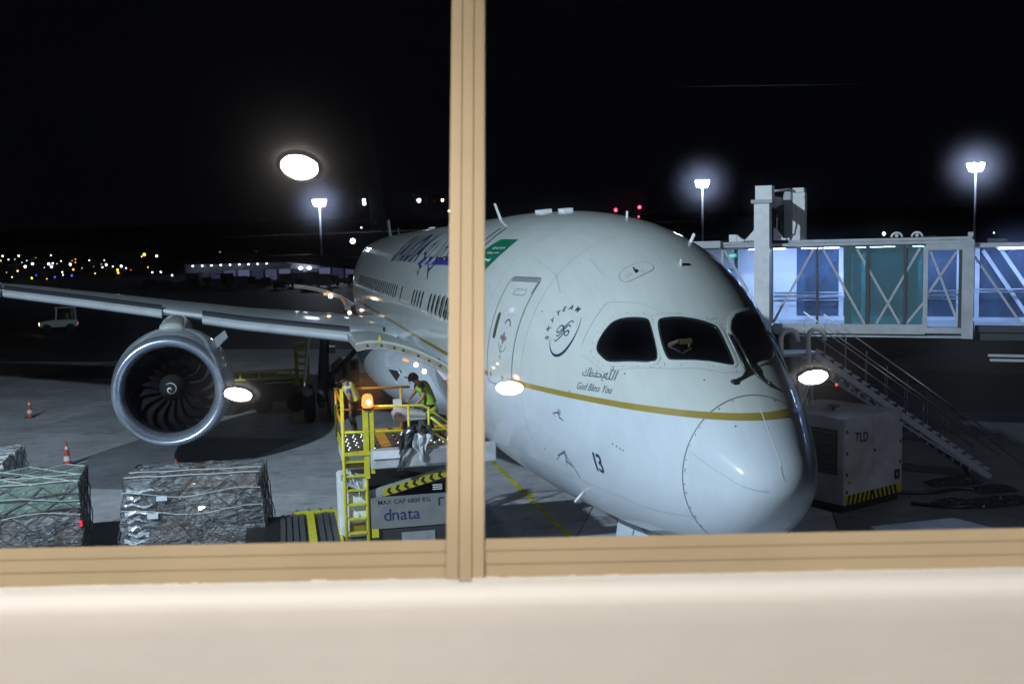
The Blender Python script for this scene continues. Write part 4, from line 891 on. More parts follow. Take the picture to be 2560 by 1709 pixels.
# ================================================================== GROUND POWER UNIT (white cabinet)
gA, gB = Vector((7.25, 10.86, 0)), Vector((9.50, 11.78, 0)); gx = (gB-gA).normalized(); gy = Vector((-gx.y, gx.x, 0)); GL = (gB-gA).length; GH = 2.42
gpw = mat('cabinet_white', (.42, .43, .45), .45, nscale=1.2, namt=.35); gpu = thing('air_cart', gA, 'white boxy ground support cabinet with lettering and yellow black stripes along its base', 'equipment cabinet')
def G(g, name, m, parent=None, **k):
    o = g.build(name, m, parent or gpu, **k)
    if parent is None: o.matrix_parent_inverse = Matrix.Translation(-gA)
    return o
def gp(u, d, z): return gA+gx*u+gy*d+Vector((0, 0, z))
def gbox(u0, u1, d0, d1, z0, z1): g = MB(); return g.obox(gp((u0+u1)/2, (d0+d1)/2, (z0+z1)/2), gx*((u1-u0)/2), gy*((d1-d0)/2), (0, 0, (z1-z0)/2))
G(gbox(0, GL, 0, 2.6, .22, GH), 'cabinet_body', gpw, bevel=.02); G(gbox(.06, GL-.06, .08, 2.5, .02, .215), 'chassis', black_p)
for (u0, u1, z0, z1) in ((.06, 1.14, .92, GH-.06), (1.16, GL-.06, .92, GH-.06), (.06, GL-.06, .50, .90)): G(gbox(u0, u1, -.012, -.002, z0, z1), 'access_panel', gpw, bevel=.004)
for u, z in ((.10, 2.1), (.10, 1.55), (.10, 1.0), (GL-.12, 2.15), (GL-.12, 1.6), (GL-.12, 1.05), (1.22, 1.5), (.10, .56)): G(gbox(u-.025, u+.025, -.03, -.013, z-.04, z+.04), 'latch', black_p)
G(gbox(.04, GL-.06, -.012, -.002, .23, .47), 'hazard_board', mat('hazard_yellow', (.42, .36, .02), .5))
for i in range(12):
    u = .10+i*(GL-.24)/12; sg_ = .07 if i < 6 else -.07; g = MB(); q = [gp(u, -.016, .232), gp(u+.09, -.016, .232), gp(u+.09-sg_*-1, -.016, .468), gp(u-sg_*-1, -.016, .468)]; g.add(q, [(0, 1, 2, 3)]); G(g, 'hazard_stripe', black_p)
for txt, u, z, s_, of in (('T', .42, 1.98, .30, .03), ('L', .60, 1.96, .30, .03), ('D', .74, 1.96, .30, .03)):
    v_, f_ = text2d(txt, 1, off=of); g = MB(); g.add([gp(u+x*s_*.92, -.016, z-.18+y*s_*1.15) for x, y in v_], f_); G(g, 'maker_lettering', mat('dark_print', (.03, .03, .035), .5))
for k in range(2):
    v_, f_ = text2d(('LEBRUN', 'gse')[k]) if False else text2d(('=====', '===')[k], 1); g = MB(); g.add([gp(.45+.08*k+x*.13, -.016, 1.52-.12*k+y*.2) for x, y in v_], f_); G(g, 'faded_print', mat('faded_print', (.22, .23, .24), .5))
G(gbox(GL-.36, GL-.14, -.02, -.013, .60, .86), 'warning_plate', black_p); g = MB(); q = [gp(GL-.30, -.024, .83), gp(GL-.22, -.024, .72), gp(GL-.26, -.024, .72), gp(GL-.20, -.024, .62), gp(GL-.29, -.024, .74), gp(GL-.25, -.024, .74)]; g.add(q, [(0, 1, 2, 3, 4, 5)]); G(g, 'bolt_mark', white_p)
G(gbox(.14, .26, -.02, -.013, .76, .83), 'faded_sticker', mat('rust_sticker', (.30, .20, .14), .6)); 
g = MB(); g.obox(gp(-.008, .95, 1.55), gx*.004, gy*.75, (0, 0, .58)); G(g, 'vent_recess', dark_metal)
for i in range(9): g = MB(); g.obox(gp(-.02, .95, 1.05+i*.125), gx*.012, gy*.72, (0, 0, .02)); G(g, 'vent_louvre', mat('louvre_dark', (.09, .09, .10), .5))
g = MB(); g.tube([gp(1.0, 1.1, GH), gp(1.0, 1.1, GH+.12)], .05, 8); g.tube([gp(1.0, 1.1, GH+.10), gp(1.0, 1.1, GH+.14)], .16, 16); G(g, 'exhaust_cap', black_p, smooth=40)
for u in (.4, GL-.4):
    for d in (.5, 2.1):
        g = MB(); g.tube([gp(u-.1, d, .24), gp(u+.1, d, .24)], .24, 20); G(g, 'wheel', black_rub, smooth=40)

# pale slab and wrapped rubbish on the right
slab = MB(); slab.prism([(5.50, 6.85, .84), (7.55, 6.95, .84), (7.9, 5.6, .84), (5.3, 5.4, .84)], (0, 0, .06)); tr = thing('flat_trailer', (6.5, 6.2, 0), 'pale flat topped trailer just above the window frame on the right', 'trailer'); o = slab.build('trailer_bed', mat('cabinet_white', (.42, .43, .45)), tr); o.matrix_parent_inverse = Matrix.Translation((-6.5, -6.2, 0))
for x in (5.9, 7.3):
    g = MB(); g.tube([(x-.1, 6.2, .3), (x+.1, 6.2, .3)], .3, 20); o = g.build('wheel', black_rub, tr, smooth=40); o.matrix_parent_inverse = Matrix.Translation((-6.5, -6.2, 0))
g = MB(); g.box(5.6, 7.6, 5.9, 6.5, .6, .83); o = g.build('chassis', dark_metal, tr); o.matrix_parent_inverse = Matrix.Translation((-6.5, -6.2, 0))
def crumple(cx, cy, cz, sx, sy, sz, n=16, seed=1, amp=.5):
    r_ = random.Random(seed); g = MB(); rows = []
    for i in range(n+1):
        R = []
        for j in range(n+1):
            u, v = i/n*2-1, j/n*2-1; e = max(0, 1-u*u)*max(0, 1-v*v); h = e**.5*sz*(1-amp+amp*r_.random()*1.6); R.append((cx+u*sx+r_.uniform(-1, 1)*sx/n*.7, cy+v*sy+r_.uniform(-1, 1)*sy/n*.7, cz+h))
        rows.append(R)
    g.grid(rows); return g
foil = mat('black_plastic_sheet', (.05, .052, .06), .06, coat=1., spec=.9)
for k, (x, y, sx, sy, lab) in enumerate(((11.95, 13.0, .8, .35, 'crumpled shiny plastic sheet beside the foot of the stairs'), (11.7, 10.7, .9, .4, 'crumpled shiny plastic sheet at the far right above the window frame'), (10.4, 10.9, .5, .35, 'small crumpled plastic sheet right beside the striped cabinet'), (12.4, 11.9, .6, .3, 'crumpled plastic sheet between the two larger ones at far right'), (12.8, 10.2, .5, .4, 'crumpled plastic sheet nearest the right edge of the pane'))):
    o = crumple(x, y, .02, sx, sy, .13, n=22, seed=k+3).build('plastic_sheet', foil); tag(o, lab, 'plastic sheet', 'plastic sheets on the dark apron')
hs = mat('cable_black', (.03, .03, .033), .35)
for k, pts in enumerate((((9.6, 12.4), (10.6, 12.0), (11.6, 12.3), (12.8, 11.6)), ((9.4, 11.2), (10.2, 10.4), (11.6, 10.6), (13, 10.0)))):
    g = MB(); g.tube(smooth_pts([(x, y, .05) for x, y in pts], 2), .05, 8); tag(g.build('hose', hs, smooth=True), ('black hose curving from the cabinet towards the stair foot', 'black hose lying in front of the cabinet at lower right')[k], 'hose')

# ================================================================== CARGO LOADER
ld = thing('cargo_loader', (-4.2, 10.2, 0), 'yellow railed scissor lift cargo loader raised beside the open hold door', 'cargo loader'); LO = Matrix.Translation((4.2, -10.2, 0))
def LD(g, name, m, parent=None, **k):
    o = g.build(name, m, parent or ld, **k)
    if parent is None: o.matrix_parent_inverse = LO
    return o
def LB(name, m, *b, parent=None, **k): g = MB(); g.box(*b); return LD(g, name, m, parent, **k)
deckm = mat('deck_brown', (.12, .085, .075), .6, nscale=5, namt=.3)
dk_ = LB('bridge_deck', deckm, -5.2, -2.55, 9.14, 11.42, 2.66, 2.75)
LB('deck_stripe', orange, -4.42, -4.20, 9.15, 11.40, 2.7505, 2.757, parent=None)
LB('deck_edge', yellow, -5.24, -5.2, 9.02, 11.46, 2.62, 2.79); LB('deck_edge', orange, -5.2, -2.6, 11.42, 11.47, 2.62, 2.80)
g = MB()
for i in range(14):
    for j in range(9):
        x = -5.1+i*.18; y = 9.3+j*.24
        if -4.5 < x < -4.12: continue
        g.lathe([(0, .045), (.02, .042), (.045, .02), (.05, .002)], (x+(.04 if j % 2 else 0), y, 2.75), 'Z', 6)
LD(g, 'ball_transfers', steel, smooth=True)['kind'] = 'stuff'
fb = LB('front_beam', mat('beam_grey', (.46, .47, .49), .5, nscale=4, namt=.3), -4.70, -2.06, 8.86, 9.10, 2.40, 2.80, bevel=.02); LB('front_panel', white_metal, -4.66, -4.10, 8.82, 8.855, 2.62, 2.78); LB('side_beam', white_metal, -5.22, -5.12, 9.1, 11.4, 2.35, 2.655)
LB('cover_plate', grey_metal, -3.6, -3.1, 8.82, 8.855, 2.46, 2.76)
# ladder
for x, z1 in ((-5.24, 4.08), (-4.79, 3.65)): g = MB(); g.tube([(x, 9.0, .1), (x, 9.0, z1)], .038, 10); LD(g, 'ladder_rail', yellow, smooth=True)
for i in range(8): LB('ladder_rung', yellow, -5.2, -4.83, 8.95, 9.06, .45+i*.30, .485+i*.30)
LB('platform_step', yellow, -5.22, -4.7, 8.92, 9.12, 2.70, 2.76); LB('lower_platform', mat('dirty_yellow', (.25, .17, .02), .6), -5.2, -4.8, 9.07, 9.3, 2.42, 2.52)
g = MB(); g.box(-4.83, -4.72, 8.95, 9.06, 2.2, 3.62); g.box(-4.69, -4.61, 8.95, 9.06, 2.3, 3.62); LD(g, 'beacon_post', yellow)
# guard rails
def rail(name, pts, r=.026, m=yellow): g = MB(); g.tube(pts, r, 8); return LD(g, name, m, smooth=True)
rail('guard_rail', [(-4.78, 9, 3.70), (-3.60, 9, 3.66), (-3.52, 9, 3.62), (-3.0, 9, 3.22)]); rail('guard_rail', [(-5.24, 9, 3.18), (-4.79, 9, 3.17), (-2.6, 9, 3.11)], .03); rail('guard_post', [(-3.88, 9, 3.66), (-3.88, 9, 2.5)]); rail('guard_post', [(-3.46, 9, 3.62), (-3.46, 9, 2.8)])
rail('guard_rail', [(-3.42, 9, 3.40), (-2.9, 9, 2.95)]); rail('guard_rail', [(-3.46, 8.95, 3.12), (-3.0, 8.95, 2.82)])
rail('guard_rail', [(-5.22, 9, 3.72), (-5.24, 11.4, 3.74), (-4.74, 11.4, 3.76), (-3.55, 11.4, 3.74)], .03, orange); rail('guard_rail', [(-5.24, 9, 3.3), (-5.24, 11.4, 3.28), (-4.76, 11.4, 3.28), (-3.6, 11.4, 3.26)], .03, orange)  # rear yellow rails carry the beacon's light in their colour
for x in (-5.24, -3.76): rail('guard_post', [(x, 11.4, 2.75), (x, 11.4, 3.74)], .03, orange)
rail('guard_post', [(-5.36, 9.3, 3.05), (-5.36, 9.3, 3.72), (-5.22, 9.0, 3.74)], .02, mat('dark_olive', (.12, .13, .02), .5))
# beacon
g = MB(); g.lathe([(0, .10), (.06, .11)], (-4.72, 9.0, 3.62), 'Z', 16, cap=True); be = LD(g, 'beacon_base', black_p)
g = MB(); g.lathe([(.06, .10), (.10, .12), (.26, .11), (.32, .08), (.34, .02)], (-4.72, 9.0, 3.62), 'Z', 20); LD(g, 'beacon_lens', emit('beacon_orange', (1.0, .20, .05), 3.2), be, smooth=True)
g = MB(); g.lathe([(-.06, .01), (0, .055), (.06, .01)], (-4.70, 8.87, 3.80), 'Z', 10); LD(g, 'beacon_bulb', emit('beacon_bulb', (1, .62, .25), 30), be, smooth=True)
pl = bpy.data.lights.new('beacon_glow', 'POINT'); pl.energy = 14; pl.color = (1, .42, .12); pl.shadow_soft_size = .1; po = bpy.data.objects.new('beacon_glow', pl); C.objects.link(po); po.location = (-4.72, 8.95, 4.12)
# console
g = MB(); g.prism([(-4.15, 9.5, 3.40), (-3.96, 9.5, 3.54), (-3.44, 9.5, 3.40), (-3.42, 9.5, 3.27), (-4.10, 9.5, 3.24)], (0, .5, 0)); cn = LD(g, 'control_console', mat('beam_grey', (.46, .47, .49)), bevel=.02)
g = MB(); g.prism([(-4.12, 9.49, 3.39), (-3.44, 9.49, 3.33), (-3.44, 9.49, 3.37), (-4.0, 9.49, 3.43)], (0, -.01, 0)); LD(g, 'console_shade', grey_metal, cn)
LB('console_stand', dark_metal, -3.9, -3.6, 9.6, 9.9, 2.75, 3.24); LB('meter_box', white_metal, -4.05, -3.88, 10.2, 10.4, 3.35, 3.62)
# loose sheets hanging over the rail
bagm = mat('dark_tarpaulin', (.05, .055, .06), .3, coat=.3); bagw = mat('white_tarpaulin', (.50, .53, .55), .4)
def drape(name, m, pts, seed, n=10, amp=.06, y=8.88):
    r_ = random.Random(seed); g = MB(); rows = []
    for (x0, x1, z) in pts: rows.append([(x0+(x1-x0)*i/n+r_.uniform(-.02, .02), y-r_.uniform(0, amp)-.05*math.sin(i*1.7+z*9), z+r_.uniform(-.03, .03)) for i in range(n+1)])
    g.grid(rows); return LD(g, name, m)
drape('tarpaulin', bagm, [(-3.95, -3.42, 3.20), (-4.10, -3.40, 3.10), (-4.12, -3.55, 2.95), (-4.14, -3.8, 2.75), (-4.16, -3.95, 2.55), (-4.17, -4.05, 2.36)], 2)
drape('tarpaulin', bagw, [(-3.80, -3.40, 3.09), (-3.86, -3.44, 2.98), (-3.84, -3.55, 2.84), (-3.72, -3.60, 2.70), (-3.68, -3.62, 2.58)], 5, 8, .05, 8.80)
drape('tarpaulin', bagm, [(-4.0, -3.44, 3.26), (-4.02, -3.42, 3.20), (-4.0, -3.45, 3.14)], 8, 10, .1, 8.90)
# lower body
cb = LB('engine_cabinet', white_metal, -5.37, -4.76, 9.10, 9.9, .95, 2.22, bevel=.03); LB('cabinet_door', white_metal, -5.12, -4.80, 9.075, 9.095, 1.25, 1.85, parent=None); LB('cabinet_slot', black_p, -5.18, -4.84, 9.08, 9.098, 1.90, 2.05)
g = MB(); g.lathe([(0, .06), (-.02, .055)], (-5.02, 9.07, 1.42), 'Y', 14, cap=True); LD(g, 'lamp_glass', white_p); LB('lower_cabinet', grey_metal, -5.30, -4.8, 9.1, 9.9, .55, .92)
for z0, z1 in ((1.06, 1.20), (1.22, 1.26)): LB('cabinet_strip', mat('dirty_yellow', (.25, .17, .02)), -5.16, -4.84, 9.07, 9.095, z0, z1)
drape('white_sheet', bagw, [(-5.30, -4.82, 2.30), (-5.34, -4.78, 2.2), (-5.2, -4.80, 2.08), (-4.98, -4.86, 1.95), (-4.95, -4.9, 1.82)], 11, 8, .05, 9.04)
sp_ = LB('side_panel', mat('loader_side_grey', (.20, .205, .21), .45, nscale=3, namt=.2), -4.74, -2.3, 9.0, 9.06, 1.10, 1.77, bevel=.01)
for txt, x, z, s_, of, m_ in (('MAX CAP 6800 KG', -4.58, 1.62, .135, .01, 'loader_print'), ('d', -4.47, 1.27, .36, .004, 'loader_blue'), ('nata', -4.305, 1.27, .36, .004, 'loader_blue')):
    flat_print('capacity_text' if 'M' in txt else 'company_lettering', text2d(txt, s_, off=of), mat(m_, (.03, .035, .05) if m_ == 'loader_print' else (.01, .02, .10), .4), (x, 8.996, z), (1, 0, 0), (0, 0, 1), ld).matrix_parent_inverse = LO
for k in range(3): LB('decal_line', white_p, -3.42, -3.22, 8.99, 8.998, 1.86+.045*k, 1.878+.045*k)
for k in range(2): pass
g = MB(); g.tube([(-3.20, 8.99, 1.68), (-3.30, 8.99, 1.68), (-3.30, 8.99, 1.52)], .012, 6); LD(g, 'grab_handle', dark_metal)
# scissor arms with chevrons
def arm(p, q, y, wd, m, nm): g = MB(); g.beam((p[0], y, p[1]), (q[0], y, q[1]), .06, wd); return LD(g, nm, m)
arm((-4.75, 1.80), (-2.4, 2.38), 9.12, .20, grey_metal, 'scissor_arm'); arm((-4.7, 2.34), (-2.4, 1.75), 9.35, .20, dark_metal, 'scissor_arm')
cy_ = arm((-4.46, 1.85), (-3.10, 2.185), 9.083, .155, mat('hazard_yellow', (.42, .36, .02)), 'hazard_plate'); dv = Vector((1.36, .335)).normalized(); dn_ = Vector((-dv.y, dv.x))
for i in range(7):
    c = Vector((-4.38, 1.87))+dv*(i*.185); q = [c+dv*.05+dn_*.07, c+dv*.12+dn_*.07, c+dv*.07, c+dv*.12-dn_*.07, c+dv*.05-dn_*.07, c+dv*0]
    g = MB(); g.add([(p.x, 9.05, p.y) for p in q], [(0, 1, 2, 5), (5, 2, 3, 4)]); LD(g, 'hazard_chevron', black_p)
LB('rear_chassis', dark_metal, -4.9, -2.4, 9.6, 11.2, .5, 1.9); LB('lower_frame', dark_metal, -4.74, -2.3, 9.0, 9.2, .55, 1.08); LB('frame_plate', grey_metal, -4.1, -3.4, 8.97, 8.995, .5, 1.0); LB('frame_post', mat('loader_side_grey', (.2, .2, .21)), -3.05, -2.95, 8.93, 8.995, .6, 1.75)
LB('small_cover', yellow, -4.72, -4.58, 8.93, 8.99, .95, 1.12)
for x in (-4.4, -2.9):
    for y in (9.5, 11.0):
        g = MB(); g.tube([(x, y-.12, .38), (x, y+.12, .38)], .38, 24); LD(g, 'wheel', black_rub, smooth=40)
# main platform lowered, with roller slats
LB('main_platform', black_p, -7.3, -5.40, 8.7, 11.32, .86, .95); LB('platform_edge', yellow, -6.32, -5.34, 11.28, 11.34, .93, 1.03); LB('platform_edge', yellow, -5.38, -5.32, 8.7, 11.28, .93, 1.03)
for k in range(5, 14):
    x = -7.2+k*.135
    if abs(x+5.93) < .09: continue
    LB('roller_slat', mat('slat_grey', (.07, .075, .085), .4), x-.052, x+.052, 8.75, 11.26, .95, .99)
LB('platform_stripe', yellow, -6.0, -5.84, 8.75, 11.26, .952, 1.0)
for x in (-6.2, -5.95, -5.7, -5.45):
    g = MB(); g.tube([(x, 11.31, 1.03), (x, 11.31, 1.07)], .035, 8); LD(g, 'guide_pin', steel)
LB('platform_legs', dark_metal, -7.1, -5.5, 9.0, 11.0, .15, .85)

# second loader by the rear hold
l2 = thing('rear_loader', (-5.6, 33, 0), 'dark low loader with a yellow ladder tower beyond the engine, by the main wheels', 'cargo loader'); L2 = Matrix.Translation((5.6, -33, 0))
def R2(g, n, m, parent=None, **k):
    o = g.build(n, m, parent or l2, **k)
    if parent is None: o.matrix_parent_inverse = L2
    return o
for x in (-5.82, -5.36): g = MB(); g.box(x-.08, x+.08, 32.9, 33.1, 1.2, 3.02); R2(g, 'tower_rail', yellow)
for i in range(6): g = MB(); g.box(-5.735, -5.445, 32.92, 33.06, 1.45+i*.3, 1.56+i*.3); R2(g, 'ladder_rung', yellow)
for i in range(5): g = MB(); g.box(-5.9, -5.83, 32.9, 33, 1.55+i*.3, 1.65+i*.3); R2(g, 'reflector', white_p)
for z in (1.52, 1.84): g = MB(); g.box(-9.2, -5.9, 32.98, 33.08, z-.05, z+.05); R2(g, 'side_rail', yellow)
for x in (-9.0, -8.2, -7.4, -6.7, -6.1): g = MB(); g.box(x-.04, x+.04, 33.0, 33.08, 1.5, 1.86); R2(g, 'rail_post', yellow)
g = MB(); g.box(-9.3, -5.3, 33.1, 34.6, .5, 1.45); R2(g, 'loader_body', dark_metal, bevel=.03); g = MB(); g.box(-7.2, -6.0, 33.0, 33.09, 1.30, 1.34); R2(g, 'light_strip', white_metal)
for i in range(5): g = MB(); g.prism([(-6.0+i*.12, 33.05, 1.2), (-5.94+i*.12, 33.05, 1.2), (-5.9+i*.12, 33.05, 1.35), (-5.96+i*.12, 33.05, 1.35)], (0, .03, 0)); R2(g, 'hazard_stripe', yellow)
for x in (-8.8, -7.3, -5.9): g = MB(); g.tube([(x, 33.1, .4), (x, 33.4, .4)], .4, 20); R2(g, 'wheel', black_rub, smooth=40)
o = MB(); o.box(-6.08, -5.5, 30.55, 30.75, .0, .12); tag(o.build('wheel_chock', yellow), 'yellow wheel chock on the concrete in front of the main wheels', 'wheel chock')
# service vehicle cab behind
sv = thing('service_truck', (-3.4, 38, 0), 'white cabbed service truck standing under the wing behind the loader', 'truck'); SM = Matrix.Translation((3.4, -38, 0))
def SV(g, n, m, parent=None, **k):
    o = g.build(n, m, parent or sv, **k)
    if parent is None: o.matrix_parent_inverse = SM
    return o
svm = mat('truck_white', (.5, .52, .54), .4, nscale=3, namt=.15)
g = MB(); g.prism([(-4.05, 38, .55), (-2.80, 38, .62), (-2.80, 38, 1.68), (-3.55, 38, 1.66), (-4.05, 38, 1.30)], (0, 1.8, 0)); cbv = SV(g, 'cab', svm, bevel=.04)
for x0, x1, z0, z1 in ((-3.98, -3.86, .75, 1.15), (-3.62, -3.40, .85, 1.42), (-3.18, -2.92, 1.18, 1.55)): g = MB(); g.box(x0, x1, 37.97, 37.995, z0, z1); SV(g, 'cab_window', black_p, cbv)
g = MB(); g.box(-4.15, -2.6, 37.8, 40, .45, .54); SV(g, 'bumper', svm, cbv); g = MB(); g.box(-4.6, -4.2, 38, 39, 1.1, 1.8); SV(g, 'side_box', svm); g = MB(); g.box(-4.6, -3.9, 38, 39, 2.0, 2.3); SV(g, 'roof_unit', svm); g = MB(); g.box(-4.5, -2.7, 39.8, 44, .5, .9); SV(g, 'chassis', dark_metal)
for x in (-4.0, -2.9):
    for y in (38.6, 43): g = MB(); g.tube([(x-.12, y, .42), (x+.12, y, .42)], .42, 18); SV(g, 'wheel', black_rub, smooth=40)
# ================================================================== NETTED CARGO PALLETS
def wrapmat():
    m = bpy.data.materials.new('plastic_wrap'); m.use_nodes = True; t = m.node_tree; b = t.nodes['Principled BSDF']; o = t.nodes['Material Output']
    b.inputs['Base Color'].default_value = (.46, .49, .54, 1); b.inputs['Roughness'].default_value = .2; b.inputs['Specular IOR Level'].default_value = 1; b.inputs['Coat Weight'].default_value = 1
    tc = t.nodes.new('ShaderNodeTexCoord'); mp = t.nodes.new('ShaderNodeMapping'); mp.inputs['Scale'].default_value = (1.1, 1.1, 3.6); t.links.new(tc.outputs['Object'], mp.inputs[0])
    n = t.nodes.new('ShaderNodeTexNoise'); n.inputs['Scale'].default_value = 2.6; n.inputs['Detail'].default_value = 7; n.inputs['Distortion'].default_value = 1.4; t.links.new(mp.outputs[0], n.inputs['Vector'])
    bp = t.nodes.new('ShaderNodeBump'); bp.inputs['Strength'].default_value = 1; bp.inputs['Distance'].default_value = .22; t.links.new(n.outputs['Fac'], bp.inputs['Height']); t.links.new(bp.outputs[0], b.inputs['Normal'])
    tr = t.nodes.new('ShaderNodeBsdfTransparent'); tr.inputs[0].default_value = (.85, .87, .9, 1); mx = t.nodes.new('ShaderNodeMixShader')
    r = t.nodes.new('ShaderNodeMapRange'); r.inputs['From Min'].default_value = .42; r.inputs['From Max'].default_value = .62; r.inputs['To Min'].default_value = .22; r.inputs['To Max'].default_value = .62; t.links.new(n.outputs['Fac'], r.inputs['Value']); t.links.new(r.outputs[0], mx.inputs[0])
    t.links.new(tr.outputs[0], mx.inputs[1]); t.links.new(b.outputs[0], mx.inputs[2]); t.links.new(mx.outputs[0], o.inputs[0]); MAT['plastic_wrap'] = m; return m
wrap = wrapmat(); wrapw = mat('white_wrap', (.62, .66, .70), .15, nscale=3, namt=.3, coat=1., bump=.8, bscale=6); netm = mat('cargo_net', (.10, .09, .08), .8); netw = mat('cargo_net_white', (.50, .52, .52), .7)
cart = [mat('carton_%s' % n, c, .8, nscale=4, namt=.2) for n, c in (('brown', (.26, .18, .13)), ('grey', (.26, .25, .25)), ('pale', (.42, .38, .34)), ('dark', (.10, .095, .095)))]
def pallet(name, x0, x1, y0, y1, zb, zt, rz, label, seed, green=False, netcol=None, flare=.12, white=False):
    """cartons on an aluminium base, under wrap and a net; own frame centred on the base"""
    r_ = random.Random(seed); cx, cy = (x0+x1)/2, (y0+y1)/2; w, d = (x1-x0)/2, (y1-y0)/2
    t = thing(name, (cx, cy, 0), label, 'cargo pallet', 'netted cargo pallets waiting on dollies', rz)
    g = MB(); g.box(-w-.1, w+.1, -d-.1, d+.1, zb-.06, zb); g.build('pallet_base', steel, t)
    g = MB(); g.box(-w-.05, w+.05, -d-.05, d+.05, zb-.2, zb-.07); dl = g.build('dolly_frame', dark_metal, t)
    for sx in (-1, 1):
        for sy in (-1, 1): g = MB(); g.tube([(sx*(w-.3)-.08, sy*(d-.3), .2), (sx*(w-.3)+.08, sy*(d-.3), .2)], .2, 16); g.build('wheel', black_rub, dl, smooth=40)
    # cartons: front rows and top layer
    nx, nz = 5, 4
    for k in range(nz):
        z0 = zb+(zt-zb)*k/nz; z1 = zb+(zt-zb)*(k+1)/nz; xs = [-w+2*w*i/nx+(r_.uniform(-.12, .12) if 0 < i < nx else 0) for i in range(nx+1)]
        for i in range(nx):
            ys = [-d, 0, d] if k == nz-1 else [-d, d]
            for j in range(len(ys)-1): g = MB(); g.box(xs[i]+.012, xs[i+1]-.012, ys[j]+r_.uniform(.0, .05), ys[j+1]-.012, z0+.006, z1-.006-r_.uniform(0, .03)*(k == nz-1)); g.build('carton', r_.choice(cart), t)
    def shell(off, z_lo, z_hi, fl, jit, n=22, m_=12):
        rows = []
        prof_ = [(z_lo+(z_hi-z_lo)*i/m_, 1) for i in range(m_+1)]+[(z_hi+.01, .8), (z_hi+.015, .5), (z_hi+.015, .15)]
        for z, s_ in prof_:
            f_ = fl*(1-(z-z_lo)/(z_hi-z_lo)) if z <= z_hi else 0; R = []
            for e in range(4):
                for i in range(n):
                    q = i/n*2-1; px, py = ((q*(w+off+f_), -(d+off+f_)), ((w+off+f_), q*(d+off+f_)), (-q*(w+off+f_), (d+off+f_)), (-(w+off+f_), -q*(d+off+f_)))[e]
                    R.append((px*s_+r_.uniform(-jit, jit), py*s_+r_.uniform(-jit, jit), z+r_.uniform(-jit, jit)*.6))
            rows.append(R)
        g = MB(); g.grid(rows, closed=True); return g
    shell(.03, zb+.02, zt+.02, flare*.8, .045).build('wrap', wrapw if white else wrap, t)
    if green:
        g = shell(.035, zt-(zt-zb)*.38, zt+.03, .03, .012); g.build('green_sheet', mat('green_sheet', (.17, .24, .20), .25, nscale=6, namt=.35, coat=.6, bump=.8, bscale=7), t)
    # net: diamond mesh over the faces and top
    g = MB(); gw = MB()
    def face(P, nu, nv, b, wavy=.02):
        pt = {}
        for i in range(nu+1):
            for j in range(nv+1): u, v = i/nu+r_.uniform(-.02, .02), j/nv+r_.uniform(-.02, .02); pt[i, j] = P(min(max(u, 0), 1), min(max(v, 0), 1))
        for i in range(nu):
            for j in range(nv):
                if (i+j) % 2: b.tube([pt[i, j], pt[i+1, j+1]], .011, 4, cap=False)
                else: b.tube([pt[i+1, j], pt[i, j+1]], .011, 4, cap=False)
    H = zt-zb; fx = lambda v: w+.05+flare*(1-v); fy = lambda v: d+.05+flare*(1-v)
    face(lambda u, v: ((u*2-1)*fx(v), -fy(v)-.015, zb+H*v), 8, 5, g); face(lambda u, v: (fx(v)+.015, (u*2-1)*fy(v), zb+H*v), 6, 5, g); face(lambda u, v: (-fx(v)-.015, (u*2-1)*fy(v), zb+H*v), 6, 5, g)
    face(lambda u, v: ((u*2-1)*(w+.04), (v*2-1)*(d+.04), zt+.045), 7, 5, gw if green else g)
    for v in (.15, .38, .62, .85):
        g.tube([((u/8*2-1)*fx(v), -fy(v)-.03, zb+H*(v+.03*math.sin(u*1.3+seed))) for u in range(9)], .013, 5)
    for v_ in (.55, .8): gw.tube([((u/8*2-1)*fx(v_), -fy(v_)-.04, zb+H*(v_+.05*math.sin(u*.9+seed*v_))) for u in range(9)], .009, 5)
    for yy in (-.95, -.3): gw.tube([((u/8*2-1)*(w+.05), d*yy, zt+.06+.008*math.sin(u*2)) for u in range(9)], .014, 5)
    g.build('net', netm, t)['kind'] = 'stuff'; gw.build('net_webbing', netw, t)['kind'] = 'stuff'
    # pale foil strips standing in for the wrap's highlights, left of the front
    for k in range(9):
        v0 = .06+.10*k; u0 = -(w+.05)+r_.uniform(0, .1); L_ = r_.uniform(.25, .75); hgt = r_.uniform(.04, .09); rows = []; g = MB()
        for j in range(4): rows.append([(u0+L_*i/9, -fy(v0)-.03-r_.uniform(0, .035), zb+H*v0+hgt*(j/3-.5)*(1.2-i/12)+.03*math.sin(i*.8+k)+r_.uniform(-.008, .008)) for i in range(10)])
        g.grid(rows); g.build('foil_highlight', mat('foil_highlight', (.66, .70, .76), .22, .35, bump=.7, bscale=9, coat=.8), t)
    # gathered slack net low on the front
    g = MB()
    for k in range(16):
        x = r_.uniform(-w*.5, w*.7); z = zb+H*r_.uniform(.12, .5); L_ = r_.uniform(.2, .5); g.tube(smooth_pts([(x, -fy(.3)-.05, z), (x+L_*.4, -fy(.3)-.09, z-.12+r_.uniform(-.1, .2)), (x+L_, -fy(.3)-.05, z+r_.uniform(-.15, .15))], 1), .013, 5)
    g.build('slack_net', netm, t)['kind'] = 'stuff'
    for k in range(3): g = MB(); z = zb+H*(.25+.25*k); x = -w*(.75-.15*k); g.box(x-.11, x+.11, -fy(.5)-.045, -fy(.5)-.04, z-.05, z+.05); g.build('shipping_label', mat('label_white', (.6, .62, .68), .5), t)
    return t
rzp = math.atan2(-.22, 2.75)
pallet('cargo_pallet', -9.72, -6.98, 10.80, 12.35, .55, 2.08, rzp, 'clear wrapped cargo pallet under a dark net between the engine and the loader', 2, flare=.16)
